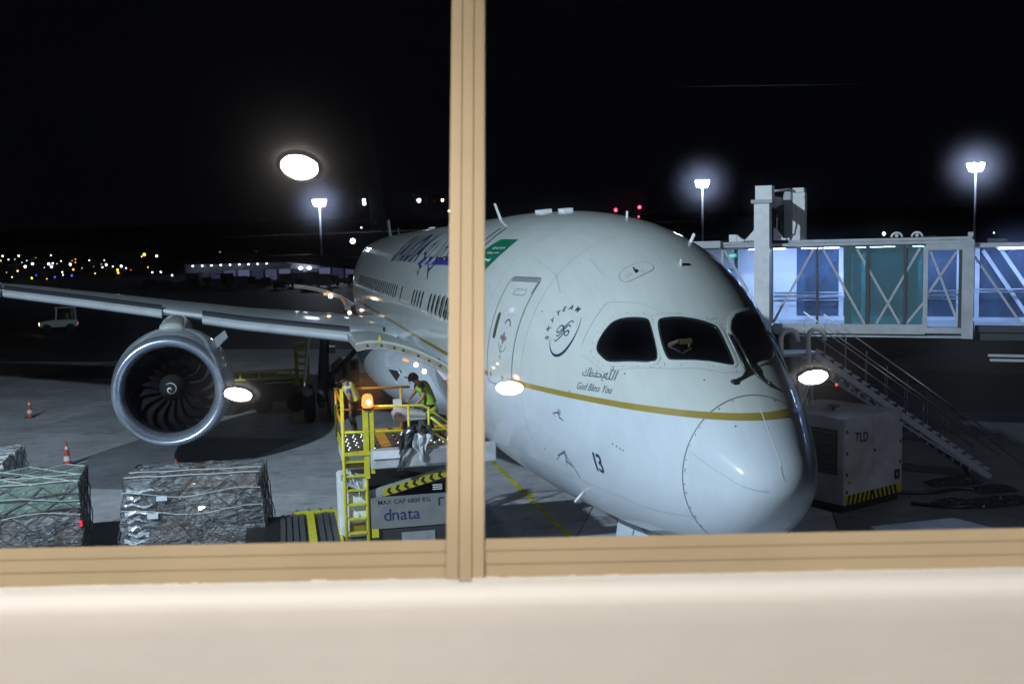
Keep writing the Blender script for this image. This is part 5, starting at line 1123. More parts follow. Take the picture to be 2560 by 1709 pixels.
pallet('cargo_pallet', -13.9, -11.0, 11.50, 13.6, .55, 1.95, math.atan2(.4, 1.4)*.3, 'cargo pallet topped with a pale green sheet at the lower left corner', 5, green=True, flare=.05)
pallet('cargo_pallet', -16.3, -13.45, 15.8, 18.0, .5, 1.78, .0, 'white wrapped cargo pallet at the left edge behind the green topped one', 9, flare=.1, white=True)
# red tail lamp and dolly tow bar right of the green pallet
g = MB(); g.box(-10.9, -10.84, 11.6, 11.64, 1.0, 1.12); rl = g.build('marker_lamp', emit('red_marker', (1, .02, .04), 2.0)); tag(rl, 'small red marker lamp on the right side of the green topped pallet', 'lamp')

# ================================================================== CONES
cred = mat('cone_orange', (.55, .07, .03), .45); cwh = mat('cone_white', (.65, .67, .68), .4)
def cone(loc, label):
    t = thing('traffic_cone', loc, label, 'traffic cone', 'traffic cones on the apron')
    g = MB(); g.box(-.19, .19, -.19, .19, 0, .035); g.build('cone_base', black_rub, t, bevel=.01)
    R = lambda z: .145*(1-z/.82)+.022*(z/.82)
    def band(z0, z1, m, nm, e=0): g = MB(); g.lathe([(z0, R(z0)+e), (z1, R(z1)+e)], (0, 0, 0), 'Z', 24); g.build(nm, m, t, smooth=True)
    band(.03, .18, cred, 'cone_body'); band(.18, .34, cwh, 'reflective_band'); band(.34, .56, cred, 'cone_body'); band(.56, .66, cwh, 'reflective_band'); band(.66, .80, cred, 'cone_body')
    g = MB(); g.lathe([(.80, .026), (.82, .022), (.83, .001)], (0, 0, 0), 'Z', 12); g.build('cone_tip', cred, t)
cone((-17.23, 35.71, 0), 'red and white cone farther off, just under the wing at left'); cone((-13.51, 23.98, 0), 'red and white cone at the edge of the dark slab above the green pallet'); cone((-9.62, 19.63, 0), 'red cone whose tip shows over the clear wrapped pallet')

# ================================================================== PEOPLE
def human(loc, label, J_, rad_, cols, extra=None, rz=0, hands=True):
    """J_: joints in metres; one skinned body mesh, clothes and hair as parts"""
    t = thing('person', loc, label, 'person', None, rz)
    bones = [('pelvis', 'spine'), ('spine', 'chest'), ('chest', 'neck'), ('neck', 'head'), ('head', 'crown'), ('chest', 'shl'), ('shl', 'ell'), ('ell', 'wrl'), ('chest', 'shr'), ('shr', 'elr'), ('elr', 'wrr'), ('pelvis', 'hipl'), ('hipl', 'knl'), ('knl', 'anl'), ('anl', 'tol'), ('pelvis', 'hipr'), ('hipr', 'knr'), ('knr', 'anr'), ('anr', 'tor')]
    R = dict(pelvis=.145, spine=.13, chest=.155, neck=.06, head=.095, crown=.07, shl=.075, shr=.075, ell=.046, elr=.046, wrl=.03, wrr=.03, hipl=.10, hipr=.10, knl=.065, knr=.065, anl=.045, anr=.045, tol=.04, tor=.04); R.update(rad_ or {})
    names = list(J_); idx = {n: i for i, n in enumerate(names)}; V = [Vector(J_[n]) for n in names]; RR = [R[n] for n in names]; E = [(idx[a], idx[b]) for a, b in bones if a in idx and b in idx]
    for sd in ('l', 'r'):
        if 'wr'+sd not in idx or not hands: continue
        wv = Vector(J_['wr'+sd]); d = (wv-Vector(J_['el'+sd])).normalized(); s_ = d.cross(Vector((0, 0, 1))).normalized() if abs(d.z) < .9 else Vector((0, 1, 0)); c = d.cross(s_).normalized()
        if c.z > 0: c = -c
        palm = len(V); V.append(wv+d*.07); RR.append(.032); E.append((idx['wr'+sd], palm))
        for k, (o_, L_) in enumerate(((-.03, .065), (-.01, .08), (.01, .075), (.03, .06))):
            a = len(V); V.append(wv+d*.09+s_*o_); RR.append(.010); E.append((palm, a)); b = len(V); V.append(wv+d*(.09+L_*.6)+s_*o_*1.2+c*.015); RR.append(.009); E.append((a, b)); e = len(V); V.append(wv+d*(.09+L_*.8)+s_*o_*1.2+c*.045); RR.append(.008); E.append((b, e))
        a = len(V); V.append(wv+d*.05+s_*.045+c*.01); RR.append(.011); E.append((idx['wr'+sd], a)); b = len(V); V.append(wv+d*.085+s_*.06+c*.03); RR.append(.009); E.append((a, b))
    me = bpy.data.meshes.new('body'); me.from_pydata(V, E, []); ob = bpy.data.objects.new('body', me); C.objects.link(ob)
    bpy.context.view_layer.objects.active = ob; md = ob.modifiers.new('s', 'SKIN'); ss_ = ob.modifiers.new('u', 'SUBSURF'); ss_.levels = 1; ss_.render_levels = 1
    if not me.skin_vertices:
        bpy.ops.object.select_all(action='DESELECT'); ob.select_set(True); bpy.ops.object.skin_root_mark() if False else None
        me.attributes.new('dummy', 'FLOAT', 'POINT') if False else None
    sk = me.skin_vertices[0].data if me.skin_vertices else None
    for i, r_ in enumerate(RR): sk[i].radius = (r_, r_)
    sk[0].use_root = True
    dg = bpy.context.evaluated_depsgraph_get(); m2 = bpy.data.meshes.new_from_object(ob.evaluated_get(dg)); ob.modifiers.clear(); ob.data = m2; ob.name = 'body'; ob.parent = t
    for m_ in cols['mats']: m2.materials.append(m_)
    def near(p):
        best = (9, None)
        for a, b in bones:
            if a in idx and b in idx:
                A_, B_ = V[idx[a]], V[idx[b]]; q = (p-A_).dot(B_-A_)/max((B_-A_).length_squared, 1e-9); q = min(max(q, 0), 1); dd = (p-(A_+(B_-A_)*q)).length
                if dd < best[0]: best = (dd, (a, b, q))
        return best[1]
    for p in m2.polygons:
        k = near(Vector(p.center)); p.material_index = cols['f'](k); p.use_smooth = True
    if extra: extra(t, J_)
    return t
def chest_vest(t, J_, m, stripe=None, grow=.035, hem=.0):
    P = [Vector(J_['pelvis'])*(1-hem)+Vector(J_['spine'])*hem, Vector(J_['spine']), Vector(J_['chest']), Vector(J_['chest'])*.35+Vector(J_['neck'])*.65]; RX = [.19+grow, .185+grow, .20+grow, .10]; sd = (Vector(J_['shl'])-Vector(J_['shr'])).normalized(); rows = []; r_ = random.Random(3)
    Q = smooth_pts(P, 2); rr_ = [float(np.interp(i/(len(Q)-1), (0, .33, .7, 1), RX)) for i in range(len(Q))]
    for i, p in enumerate(Q):
        p = Vector(p); d = (Vector(Q[min(i+1, len(Q)-1)])-Vector(Q[max(i-1, 0)])).normalized(); f_ = d.cross(sd).normalized(); rows.append([p+(sd*math.cos(a)*1.12+f_*math.sin(a)*.72)*rr_[i]+Vector((r_.uniform(-1, 1), r_.uniform(-1, 1), r_.uniform(-1, 1)))*.006 for a in [2*PI*k/20 for k in range(20)]])
    g = MB(); g.grid(rows, closed=True); v = g.build('vest', m, t, smooth=True)
    if stripe:
        k = len(Q)//3; g = MB(); g.grid([[q+(q-Vector(Q[k+j]))*.03 for q in rows[k+j]] for j in (0, 1)], closed=True); g.build('reflective_band', stripe, v, smooth=True)
    return v
def hair_cap(t, J_, m, s_=1.0, name='hair'):
    h = Vector(J_['head']); c = Vector(J_['crown']); d = (c-h).normalized(); g = MB(); x = d.orthogonal().normalized(); y = d.cross(x); rows = []
    for i in range(7):
        th = rad(100-i*16); rows.append([h+d*.03+(x*math.cos(a)+y*math.sin(a))*math.sin(th)*.118*s_+d*math.cos(th)*.135*s_ for a in [2*PI*k/16 for k in range(16)]])
    g.grid(rows, closed=True); return g.build(name, m, t, smooth=True)
def face(t, J_, fwd):
    h = Vector(J_['head'])+Vector((0, 0, .0)); f_ = Vector(fwd).normalized(); s_ = f_.cross(Vector((0, 0, 1))).normalized(); u_ = s_.cross(f_)
    g = MB(); g.tube([h+f_*.09+u_*.02, h+f_*.125-u_*.02, h+f_*.095-u_*.03], [.010, .016, .010], 6); n_ = g.build('nose', skin_m, t, smooth=True)
    for k in (-1, 1): g = MB(); g.lathe([(-.01, .001), (0, .011), (.01, .001)], h+f_*.092+s_*.035*k+u_*.025, 'Z', 8); g.build('eye', black_p, n_); 
    g = MB(); g.tube([h+f_*.095-u_*.055-s_*.022, h+f_*.102-u_*.055, h+f_*.095-u_*.055+s_*.022], .006, 5); g.build('mouth', mat('lips', (.22, .08, .07), .5), t)
    for k in (-1, 1): g = MB(); g.tube([h+s_*.10*k+u_*.03, h+s_*.112*k, h+s_*.10*k-u_*.03], .013, 6); g.build('ear', skin_m, t, smooth=True)
vy = mat('hi_vis_yellow', (.55, .58, .10), .7, nscale=9, namt=.2); vg = mat('hi_vis_green', (.22, .40, .04), .7, nscale=9, namt=.2); trs = mat('dark_trousers', (.02, .02, .026), .8); shb = mat('blue_shirt', (.02, .04, .35), .7); shd = mat('dark_shirt', (.02, .025, .035), .7); refl = mat('reflective_tape', (.6, .62, .62), .3); shoe = mat('brown_shoe', (.16, .08, .04), .6)
def cf(k):
    if not k: return 0
    a, b, q = k
    if b in ('knl', 'knr', 'anl', 'anr', 'hipl', 'hipr'): return 1
    if b in ('tol', 'tor'): return 3
    if b in ('spine', 'chest', 'shl', 'shr') or (b == 'neck' and q < .55): return 2
    if b in ('ell', 'elr') and q < .55: return 2
    return 0
J1 = dict(pelvis=(.12, .05, .72), spine=(.06, .05, .90), chest=(-.03, .05, 1.07), neck=(-.11, .05, 1.19), head=(-.19, .04, 1.24), crown=(-.22, .04, 1.31),
          shl=(-.03, -.11, 1.10), ell=(-.03, -.20, .84), wrl=(-.02, -.20, .62), shr=(-.05, .21, 1.08), elr=(-.20, .22, .95), wrr=(-.26, .10, 1.02),
          hipl=(.12, -.05, .68), knl=(.0, -.07, .38), anl=(.07, -.07, .07), tol=(-.08, -.08, .035), hipr=(.12, .15, .68), knr=(.04, .16, .38), anr=(.13, .16, .07), tor=(-.02, .17, .035))
def ex1(t, J_): chest_vest(t, J_, vy, refl, .005, .2); hair_cap(t, J_, hair_m, 1.08); face(t, J_, (-1, -.15, -.35))
human((-4.93, 11.2, 2.757), 'worker in yellow vest and blue shirt leaning over the loader rail', J1, dict(pelvis=.125, chest=.14, head=.085, hipl=.09, hipr=.09), dict(mats=[skin_m, trs, shb, shoe], f=cf), ex1)
J2 = dict(pelvis=(.18, .0, .74), spine=(.13, 0, .92), chest=(.04, 0, 1.10), neck=(-.06, 0, 1.21), head=(-.15, -.02, 1.26), crown=(-.17, -.02, 1.33),
          shl=(.06, -.17, 1.10), ell=(.02, -.22, .88), wrl=(-.14, -.20, .74), shr=(-.02, .16, 1.12), elr=(-.12, .2, .95), wrr=(-.24, .1, .84),
          hipl=(.18, -.09, .70), knl=(.14, -.1, .38), anl=(.26, -.1, .07), tol=(.10, -.11, .035), hipr=(.18, .09, .70), knr=(.08, .1, .38), anr=(.18, .1, .07), tor=(.02, .11, .035))
def ex2(t, J_):
    chest_vest(t, J_, vg, None, .02, 0); cap = hair_cap(t, J_, mat('cap_navy', (.015, .018, .03), .8), 1.04, 'cap'); face(t, J_, (-1, -.2, -.3)); h = Vector(J_['head']); g = MB(); g.obox(h+Vector((-.15, -.02, .06)), (.06, 0, -.012), (0, .07, 0), (0, 0, .006)); g.build('cap_brim', mat('cap_navy', (.015, .018, .03)), cap, bevel=.004)
    g = MB(); g.tube([(.20, -.12, .62), (.28, -.12, .50)], [.16, .10], 10); g.build('vest_tail', vg, t, smooth=True)
human((-3.42, 10.45, 2.757), 'worker in green vest and dark cap bent over the loader control console', J2, dict(pelvis=.125, chest=.14, head=.085), dict(mats=[skin_m, trs, shd, shoe], f=cf), ex2)
J3 = dict(pelvis=(0, 0, .95), spine=(0, .0, 1.15), chest=(0, 0, 1.36), neck=(0, 0, 1.50), head=(0, -.01, 1.60), crown=(0, -.01, 1.68), shl=(-.19, 0, 1.42), ell=(-.25, .02, 1.15), wrl=(-.26, -.08, .92), shr=(.19, 0, 1.42), elr=(.25, .02, 1.15), wrr=(.26, -.08, .92), hipl=(-.1, 0, .9), knl=(-.1, -.02, .5), anl=(-.1, .02, .08), tol=(-.1, -.14, .04), hipr=(.1, 0, .9), knr=(.1, -.02, .5), anr=(.1, .02, .08), tor=(.1, -.14, .04))
def ex3(t, J_): hair_cap(t, J_, hair_m, 1.15); face(t, J_, (0, 1, 0)); 
human((-9.92, 14.2, 0), 'dark haired person whose head just shows over the clear wrapped pallet', J3, None, dict(mats=[skin_m, trs, shd, shoe], f=cf), ex3)

# ================================================================== TRACTOR
tk = thing('tow_tractor', (-26.4, 90, 0), 'small white airport tow tractor with open cab driving left under the wing', 'tow tractor', None, rad(8)); twm = mat('tractor_white', (.75, .78, .70), .45, nscale=2, namt=.15)
g = MB(); g.prism([(-1.75, -.8, .55), (1.5, -.8, .55), (1.5, -.8, 1.15), (-.35, -.8, 1.2), (-1.55, -.8, 1.08), (-1.75, -.8, .9)], (0, 1.6, 0)); tb = g.build('body', twm, tk, bevel=.06)
for x in (-.4, 1.35): 
    for y in (-.75, .75): g = MB(); g.beam((x, y, 1.15), (x+(.12 if x < 0 else -.05), y, 2.3), .07, .10); g.build('cab_pillar', twm, tk)
g = MB(); g.box(-.45, 1.45, -.82, .82, 2.28, 2.38); g.build('cab_roof', twm, tk, bevel=.04); g = MB(); g.box(.9, 1.3, -.6, .6, 1.15, 2.2); g.build('rear_panel', dark_metal, tk)
g = MB(); g.box(.3, .8, -.35, .35, 1.1, 1.3); g.build('seat', black_p, tk); g = MB(); g.box(.45, .75, -.25, .25, 1.3, 1.75); g.build('seat_back', mat('dirty_yellow', (.25, .17, .02)), tk)
for x in (-1.15, .85):
    for y in (-.78, .78): g = MB(); g.tube([(x, y-.12, .42), (x, y+.12, .42)], .42, 20); g.build('wheel', black_rub, tk, smooth=40)
g = MB(); g.lathe([(0, .16), (-.04, .14)], (0, 0, 0), 'X', 14, cap=True); g.v = [(x-1.77, y-.5, z+.85) for x, y, z in g.v]; g.build('headlight', emit('tractor_headlight', (1, .62, .35), 7), tk); g = MB(); g.box(1.49, 1.53, -.8, -.65, .75, .92); g.build('tail_light', emit('tractor_tail', (1, .12, .05), 1.2), tk)

# ================================================================== LAMP MASTS, FAR TERMINAL, DISTANT LIGHTS
mast_l = emit('floodlight_bank', (.72, .82, 1.0), 160); polem = mat('mast_galvanised', (.35, .37, .42), .5)
def mast(x, y, h, label, wide=4.2):
    t = thing('light_mast', (x, y, 0), label, 'light mast', 'floodlight masts round the apron')
    g = MB(); g.tube([(0, 0, 0), (0, 0, h)], [.42, .26], 12); g.build('pole', polem, t, smooth=True)
    g = MB(); R = [(wide/2*math.cos(a)*.9, wide/2*math.sin(a)*.9, h) for a in [2*PI*k/16 for k in range(16)]]; g.tube(R, .10, 6, closed=True); g.build('head_ring', polem, t)
    for k in range(8):
        a = 2*PI*k/8; g = MB(); d = Vector((math.cos(a), math.sin(a), -.35)).normalized(); c = Vector((wide/2*math.cos(a), wide/2*math.sin(a), h+.2)); s_ = d.cross(Vector((0, 0, 1))).normalized(); u_ = s_.cross(d); R3 = Matrix((s_*.85*wide/4, u_*1.35*wide/4, d*.3)).transposed(); g.lathe([(-1, .02), (-.9, .43), (-.6, .8), (-.2, .98), (.2, .98), (.6, .8), (.9, .43), (1, .02)], (0, 0, 0), 'Z', 12); g.v = [tuple(c+R3 @ Vector((x_, z_, y_))) for x_, y_, z_ in g.v]; g.build('floodlight', mast_l, t, smooth=True)
mast(7.23, 330, 22.6, 'tall floodlight mast at left, standing beyond the airliner tail', 3.4); mast(140.5, 330, 27.7, 'floodlight mast seen over the nose of the airliner', 3.8); mast(228, 300, 30.7, 'tallest floodlight mast at far right above the jet bridge', 4.4)
# the near floodlight bank that lights the stand (off to the left of the window)
nm_ = thing('stand_floodlight', (FLOOD.x, FLOOD.y-.6, 0), 'near floodlight pole left of the window lighting the airliner', 'light mast'); g = MB(); g.tube([(0, 0, 0), (0, 0, 18.2)], [.2, .12], 10); g.build('pole', polem, nm_, smooth=True); g = MB(); g.box(-.6, .6, -.1, .1, 17.9, 18.4); g.build('lamp_housing', polem, nm_)
# red obstruction lights
redm = emit('obstruction_red', (1, .015, .03), 26, False)
for x, y, z, lb in ((51.3, 160, 13.05, 'left red obstruction light over the airliner crown'), (55.7, 160, 13.5, 'upper right red obstruction light over the crown, on a thin pole')):
    t = thing('obstruction_light', (x, y, 0), lb, 'warning light', 'red warning lights above the airliner'); g = MB(); g.tube([(0, 0, 0), (0, 0, z-.2)], .07, 6); g.build('pole', dark_metal, t)
    g = MB(); g.lathe([(-.28, .05), (-.15, .24), (.15, .24), (.28, .05)], (0, 0, z), 'Z', 12); g.build('lamp', redm, t, smooth=True)
    if x > 52: g = MB(); g.lathe([(-.14, .05), (0, .16), (.14, .05)], (-.2, -.1, 11.85), 'Z', 10); g.build('lower_lamp', redm, t, smooth=True)
# distant lights: one object each
_dl = {}
def dlight(i, px, col, s_, lb, r_, y, x, z, pole=False, sx=1):
    key = (col, r_, sx, s_)
    if key not in _dl:
        g = MB(); g.lathe([(-1, .05), (-.8, .6), (-.3, .95), (.3, .95), (.8, .6), (1, .05)], (0, 0, 0), 'Z', 8); g.v = [(a*r_*sx, b*r_, c*r_) for a, b, c in g.v]; o = g.build('distant_lamp', emit('far_%s_%g' % (col, s_), dict(white=(.85, .92, 1), warm=(1, .6, .3), orange=(1, .35, .05), yellow=(1, .75, .05), blue=(.08, .12, 1), red=(1, .05, .03))[col], s_, False), smooth=True); _dl[key] = o; o.location = (x, y, z)
    else:
        o = _dl[key].copy(); C.objects.link(o); o.location = (x, y, z)
    tag(o, lb, 'light', 'distant lights behind the wing'); return o
dlight(0, 0, 'white', 7, 'small white light right of-above a orange one over the wing end', 0.72, 988.0, -247.54, 9.81)
dlight(1, 0, 'white', 7, 'small white light above a warm one over the wing end', 0.72, 988.0, -234.2, 9.63)
dlight(2, 0, 'white', 7, 'small white light right of a orange one over the wing end', 0.5, 988.0, -242.91, 6.43)
dlight(3, 0, 'white', 2.8, 'tiny white light left of-above a warm one over the wing end', 0.36, 988.0, -237.54, 6.69)
dlight(4, 0, 'white', 2.8, 'tiny white light left of-below a warm one over the wing end', 0.43, 988.0, -227.76, 5.15)
dlight(5, 0, 'white', 7, 'small white light left of-above a warm one left of the engine', 0.5, 988.0, -207.24, 9.53)
dlight(6, 0, 'white', 7, 'bright white light right of-above a warm one over the wing end', 0.83, 763.2, -179.29, 1.49)
dlight(7, 0, 'white', 7, 'bright white light left of-below a warm one over the wing end', 1.08, 988.0, -223.16, 2.27)
dlight(8, 0, 'white', 7, 'bright white light left of-below a warm one left of the engine', 1.08, 988.0, -209.54, 1.8)
dlight(9, 0, 'white', 7, 'bright white light left of-below a warm one left of the engine, higher one', 0.78, 708.7, -151.22, 1.46)
dlight(10, 0, 'white', 7, 'small white light left of-below a warm one left of the engine', 0.72, 988.0, -206.18, 2.25)
dlight(11, 0, 'white', 2.8, 'tiny white light left of-below a warm one left of the engine', 0.36, 988.0, -202.49, 1.89)
dlight(12, 0, 'white', 7, 'bright white light left of-below a warm one left of the engine, lower one', 0.99, 904.7, -175.98, 1.44)
dlight(13, 0, 'orange', 3, 'bright orange light right of-below a white one left of the engine', 0.48, 499.4, -99.85, 1.44)
dlight(14, 0, 'warm', 4, 'small warm light right of-above a white one left of the engine', 0.57, 988.0, -199.02, 4.05)
dlight(15, 0, 'warm', 1.6, 'tiny warm light left of a orange one left of the engine', 0.43, 988.0, -189.7, 4.22)
dlight(16, 0, 'white', 7, 'small white light left of-above a warm one left of the engine, higher one', 0.5, 988.0, -174.97, 4.13)
dlight(17, 0, 'warm', 4, 'small warm light left of-above a white one over the engine', 0.57, 988.0, -162.16, 3.96)
dlight(18, 0, 'white', 7, 'bright white light right of-below a warm one over the engine', 0.73, 774.0, -127.7, 1.41)
dlight(19, 0, 'warm', 1.6, 'tiny warm light above a white one over the engine', 0.36, 817.4, -137.85, 1.41)
dlight(20, 0, 'white', 7, 'small white light below a warm one over the engine', 0.34, 576.9, -99.22, 1.41)
dlight(21, 0, 'white', 7, 'bright white light right of-above a yellow one over the engine', 0.63, 614.4, -94.96, 1.39)
dlight(22, 0, 'white', 7, 'small white light left of-above a yellow one over the engine', 0.31, 607.6, -98.57, 1.4)
dlight(23, 0, 'yellow', 4, 'bright yellow light above a orange one over the engine', 0.46, 444.0, -72.4, 1.39)
dlight(24, 0, 'orange', 3, 'bright orange light below a yellow one over the engine', 0.4, 364.1, -60.69, 1.39)
dlight(25, 0, 'white', 7, 'bright white light right of a yellow one over the engine', 1.0, 988.0, -116.4, 6.76)
dlight(26, 0, 'yellow', 4, 'bright yellow light right of-above a warm one over the engine', 1.29, 988.0, -127.23, 8.36)
dlight(27, 0, 'warm', 4, 'small warm light left of-below a yellow one over the engine', 0.57, 988.0, -129.51, 6.53)
dlight(28, 0, 'red', 2, 'small red light right of-below a white one over the engine', 0.26, 434.1, -65.86, 1.38)
dlight(29, 0, 'orange', 3, 'small orange light left of-above a white one over the engine', 0.31, 524.0, -69.76, 1.36)
dlight(30, 0, 'white', 7, 'small white light right of-below a orange one over the engine', 0.26, 353.5, -48.28, 1.35)
dlight(31, 0, 'white', 7, 'small white light right of-below a orange one over the engine, higher one', 0.27, 359.2, -46.16, 1.34)
dlight(32, 0, 'warm', 4, 'small warm light left of-below a white one over the wing end', 0.36, 489.6, -121.55, 1.5)
dlight(33, 0, 'warm', 4, 'small warm light left of-below a white one over the wing end, higher one', 0.19, 321.6, -84.63, 1.5)
dlight(34, 0, 'yellow', 4, 'small yellow light left of-below a blue one over the wing end', 0.25, 298.8, -74.19, 1.48)
dlight(35, 0, 'blue', 2, 'small blue light right of-above a yellow one left of the engine', 0.21, 345.9, -83.09, 1.48)
dlight(36, 0, 'orange', 3, 'small orange light left of-below a blue one left of the engine', 0.17, 280.4, -66.5, 1.47)
dlight(37, 0, 'blue', 2, 'small blue light right of-above a orange one left of the engine', 0.25, 304.8, -69.33, 1.46)
dlight(38, 0, 'blue', 2, 'bright blue light left of-below a orange one left of the engine', 0.29, 324.1, -68.35, 1.44)
dlight(39, 0, 'white', 7, 'small white light right of-above a blue one left of the engine', 0.24, 412.8, -88.04, 1.45)
dlight(40, 0, 'white', 7, 'small white light right of-above a blue one left of the engine, higher one', 0.18, 342.6, -74.37, 1.45)
dlight(41, 0, 'warm', 4, 'small warm light left of-below a white one over the engine', 0.19, 359.0, -67.31, 1.42)
dlight(42, 0, 'white', 2.8, 'tiny white light right of-above a blue one left of the engine', 0.24, 651.4, -143.74, 1.47)
dlight(43, 0, 'orange', 3, 'small orange light right of a warm one left of the engine', 0.5, 988.0, -186.76, 5.48)
dlight(44, 0, 'orange', 3, 'small orange light right of-below a warm one left of the engine', 0.5, 988.0, -186.93, 2.56)
dlight(45, 0, 'orange', 3, 'small orange light left of-below a white one over the wing end', 0.72, 988.0, -249.37, 5.67)
dlight(46, 0, 'white', 7, 'bright white light right of-below a orange one by the cargo hall', 0.26, 291.3, -35.91, 1.33)
dlight(47, 0, 'white', 7, 'small white light right of-below a red one near the tail', 0.19, 224.1, -3.35, 1.19)
dlight(48, 0, 'white', 7, 'small white light right of-below a red one near the tail, higher one', 0.7, 878.9, 19.05, 1.18)
dlight(49, 0, 'white', 7, 'small white light right of-below a red one near the tail, lower one', 0.68, 851.8, 20.64, 1.18)
dlight(50, 0, 'white', 7, 'small white light right of-below a red one near the tail, farther one', 0.59, 805.8, 22.56, 1.17)
dlight(51, 0, 'red', 0.8, 'tiny red light right of a white one near the tail', 0.43, 988.0, -26.98, 8.95)
dlight(52, 0, 'warm', 1.6, 'tiny warm light right of-above a white one over the wing end', 0.32, 988.0, -220.02, 7.59)
dlight(53, 0, 'white', 2.8, 'tiny white light right of-below a orange one left of the engine', 0.19, 561.4, -106.85, 1.43)
dlight(54, 0, 'warm', 1.6, 'tiny warm light right of-below a white one over the engine', 0.21, 635.9, -113.38, 1.42)
dlight(55, 0, 'warm', 1.6, 'tiny warm light left of-below a white one over the wing end', 0.2, 443.1, -115.08, 1.51)
dlight(56, 0, 'white', 7, 'small white light left of-above a red one over the engine', 0.26, 512.5, -78.47, 1.38)
dlight(57, 0, 'white', 2.8, 'tiny white light right of-above a warm one over the wing end', 0.32, 988.0, -231.88, 3.67)
dlight(58, 0, 'white', 2.8, 'tiny white light left of a red one by the cargo hall', 0.29, 988.0, -60.22, 9.28)
dlight(59, 0, 'white', 14.0, 'upper of a close pair of white lights left of the mullion', 0.99, 600.0, 43.73, 36.52)
dlight(60, 0, 'white', 14.0, 'lower of a close pair of white lights left of the mullion', 0.92, 600.0, 43.92, 34.74)
dlight(61, 0, 'white', 14.0, 'single white light high over the fuselage, left of the mullion', 1.14, 600.0, 76.15, 36.15)
dlight(62, 0, 'warm', 14.0, 'faint warm light in the sky next to the mullion', 0.76, 600.0, 90.29, 36.24)
dlight(63, 0, 'warm', 14.0, 'tiny warm light touching the left edge of the mullion', 0.61, 600.0, 94.06, 29.73)
dlight(64, 0, 'white', 14.0, 'bright white light just over the rear crown of the airliner', 1.53, 600.0, 36.28, 12.96)
dlight(65, 0, 'white', 6.0, 'tiny light above the rear crown near the antenna', 0.46, 600.0, 41.65, 20.77)
dlight(66, 0, 'white', 6.0, 'tiny light over the jet bridge roof at far right', 0.46, 600.0, 468.38, 9.9)
dlight(99, 0, 'red', 3.0, 'tiny red lamp in the dark left of the service stairs', .035, 12.5, 7.98, 3.06)

# far terminal hall
fm = mat('far_hall_wall', (.22, .23, .30), .7, nscale=.2, namt=.4); froof = mat('far_hall_roof', (.05, .05, .06), .7); farlit = emit('far_hall_light', (.45, .5, 1.0), 2.2, False)
ft = thing('cargo_hall', (-10, 252, 0), 'long low cargo hall with a row of lamps beyond the wing', 'building')
def FT(g, n, m, parent=None, **k):
    o = g.build(n, m, parent or ft, **k)
    if parent is None: o.matrix_parent_inverse = Matrix.Translation((10, -252, 0))
    return o
g = MB(); g.box(-29, 16, 252, 290, 0, 4.6); FT(g, 'wall', fm); g = MB(); g.prism([(-30, 250, 4.6), (18, 250, 4.6), (18, 250, 5.0), (2, 250, 6.4), (-16, 250, 6.2), (-30, 250, 5.2)], (0, 40, 0)); FT(g, 'roof', froof)
rs = random.Random(12)
for i in range(9):
    x = -27+i*2.2; g = MB(); g.lathe([(-.16, .05), (0, .26), (.16, .05)], (x, 250.6, 4.2+.02*i), 'Z', 8); FT(g, 'eave_lamp', emit('far_white_8', (.85, .92, 1), 10, False), smooth=True)
for i in range(11):
    x = -23+i*3.3; g = MB(); g.box(x, x+2.7, 251.8, 251.95, .3, 2.9); FT(g, 'loading_door', emit('hall_glow_%d' % (i % 3), (.42, .46, .9), (.05, .12, .2)[i % 3]*(2.4 if 6 <= i <= 8 else 1), False))
for x in (-1.2, .9): g = MB(); g.lathe([(-.4, .05), (0, .6), (.4, .05)], (x, 250.4, 3.0), 'Z', 10); FT(g, 'door_lamp', emit('far_white_20', (.9, .95, 1), 20, False), smooth=True)
# parked carts and dollies before the hall
ctm = [mat('cart_a', (.05, .05, .055), .7), mat('cart_b', (.10, .10, .11), .7), mat('cart_c', (.16, .16, .18), .7)]
g0 = MB(); g0.box(-1.4, 1.4, -1, 1, .4, .9); g0.box(-1.3, 1.3, -.95, -.85, .9, 2.1); g0.box(-1.3, 1.3, -.95, .95, 2.1, 2.2); g0.box(.2, 1.0, -.8, .8, .9, 1.7)
for sx in (-1, 1): g0.tube([(sx-.0, -1.05, .3), (sx, -.8, .3)], .3, 10)
cobs = []; carts = []
for k in range(3): o = g0.build('baggage_cart', ctm[k]); cobs.append(o)
for i in range(34):
    src = cobs[i % 3]; o = src if i < 3 else src.copy()
    if i >= 3: C.objects.link(o)
    x = -33+i*1.75+rs.uniform(-.8, .8); y = 205+rs.uniform(-16, 26); o.location = (x, y, 0); o.rotation_euler = (0, 0, rs.uniform(-.5, .5)); s_ = rs.uniform(.7, 1.15); o.scale = (s_, s_, s_*rs.uniform(.8, 1.25)); carts.append(((x+6.37)/(y+12.1), o))
def ordinal(n): return '%d%s' % (n, 'th' if 10 <= n % 100 <= 20 else {1: 'st', 2: 'nd', 3: 'rd'}.get(n % 10, 'th'))
for i, (q, o) in enumerate(sorted(carts, key=lambda t: t[0])): tag(o, 'dark baggage cart before the cargo hall, %s from the left' % ordinal(i+1), 'baggage cart', 'baggage carts by the cargo hall')

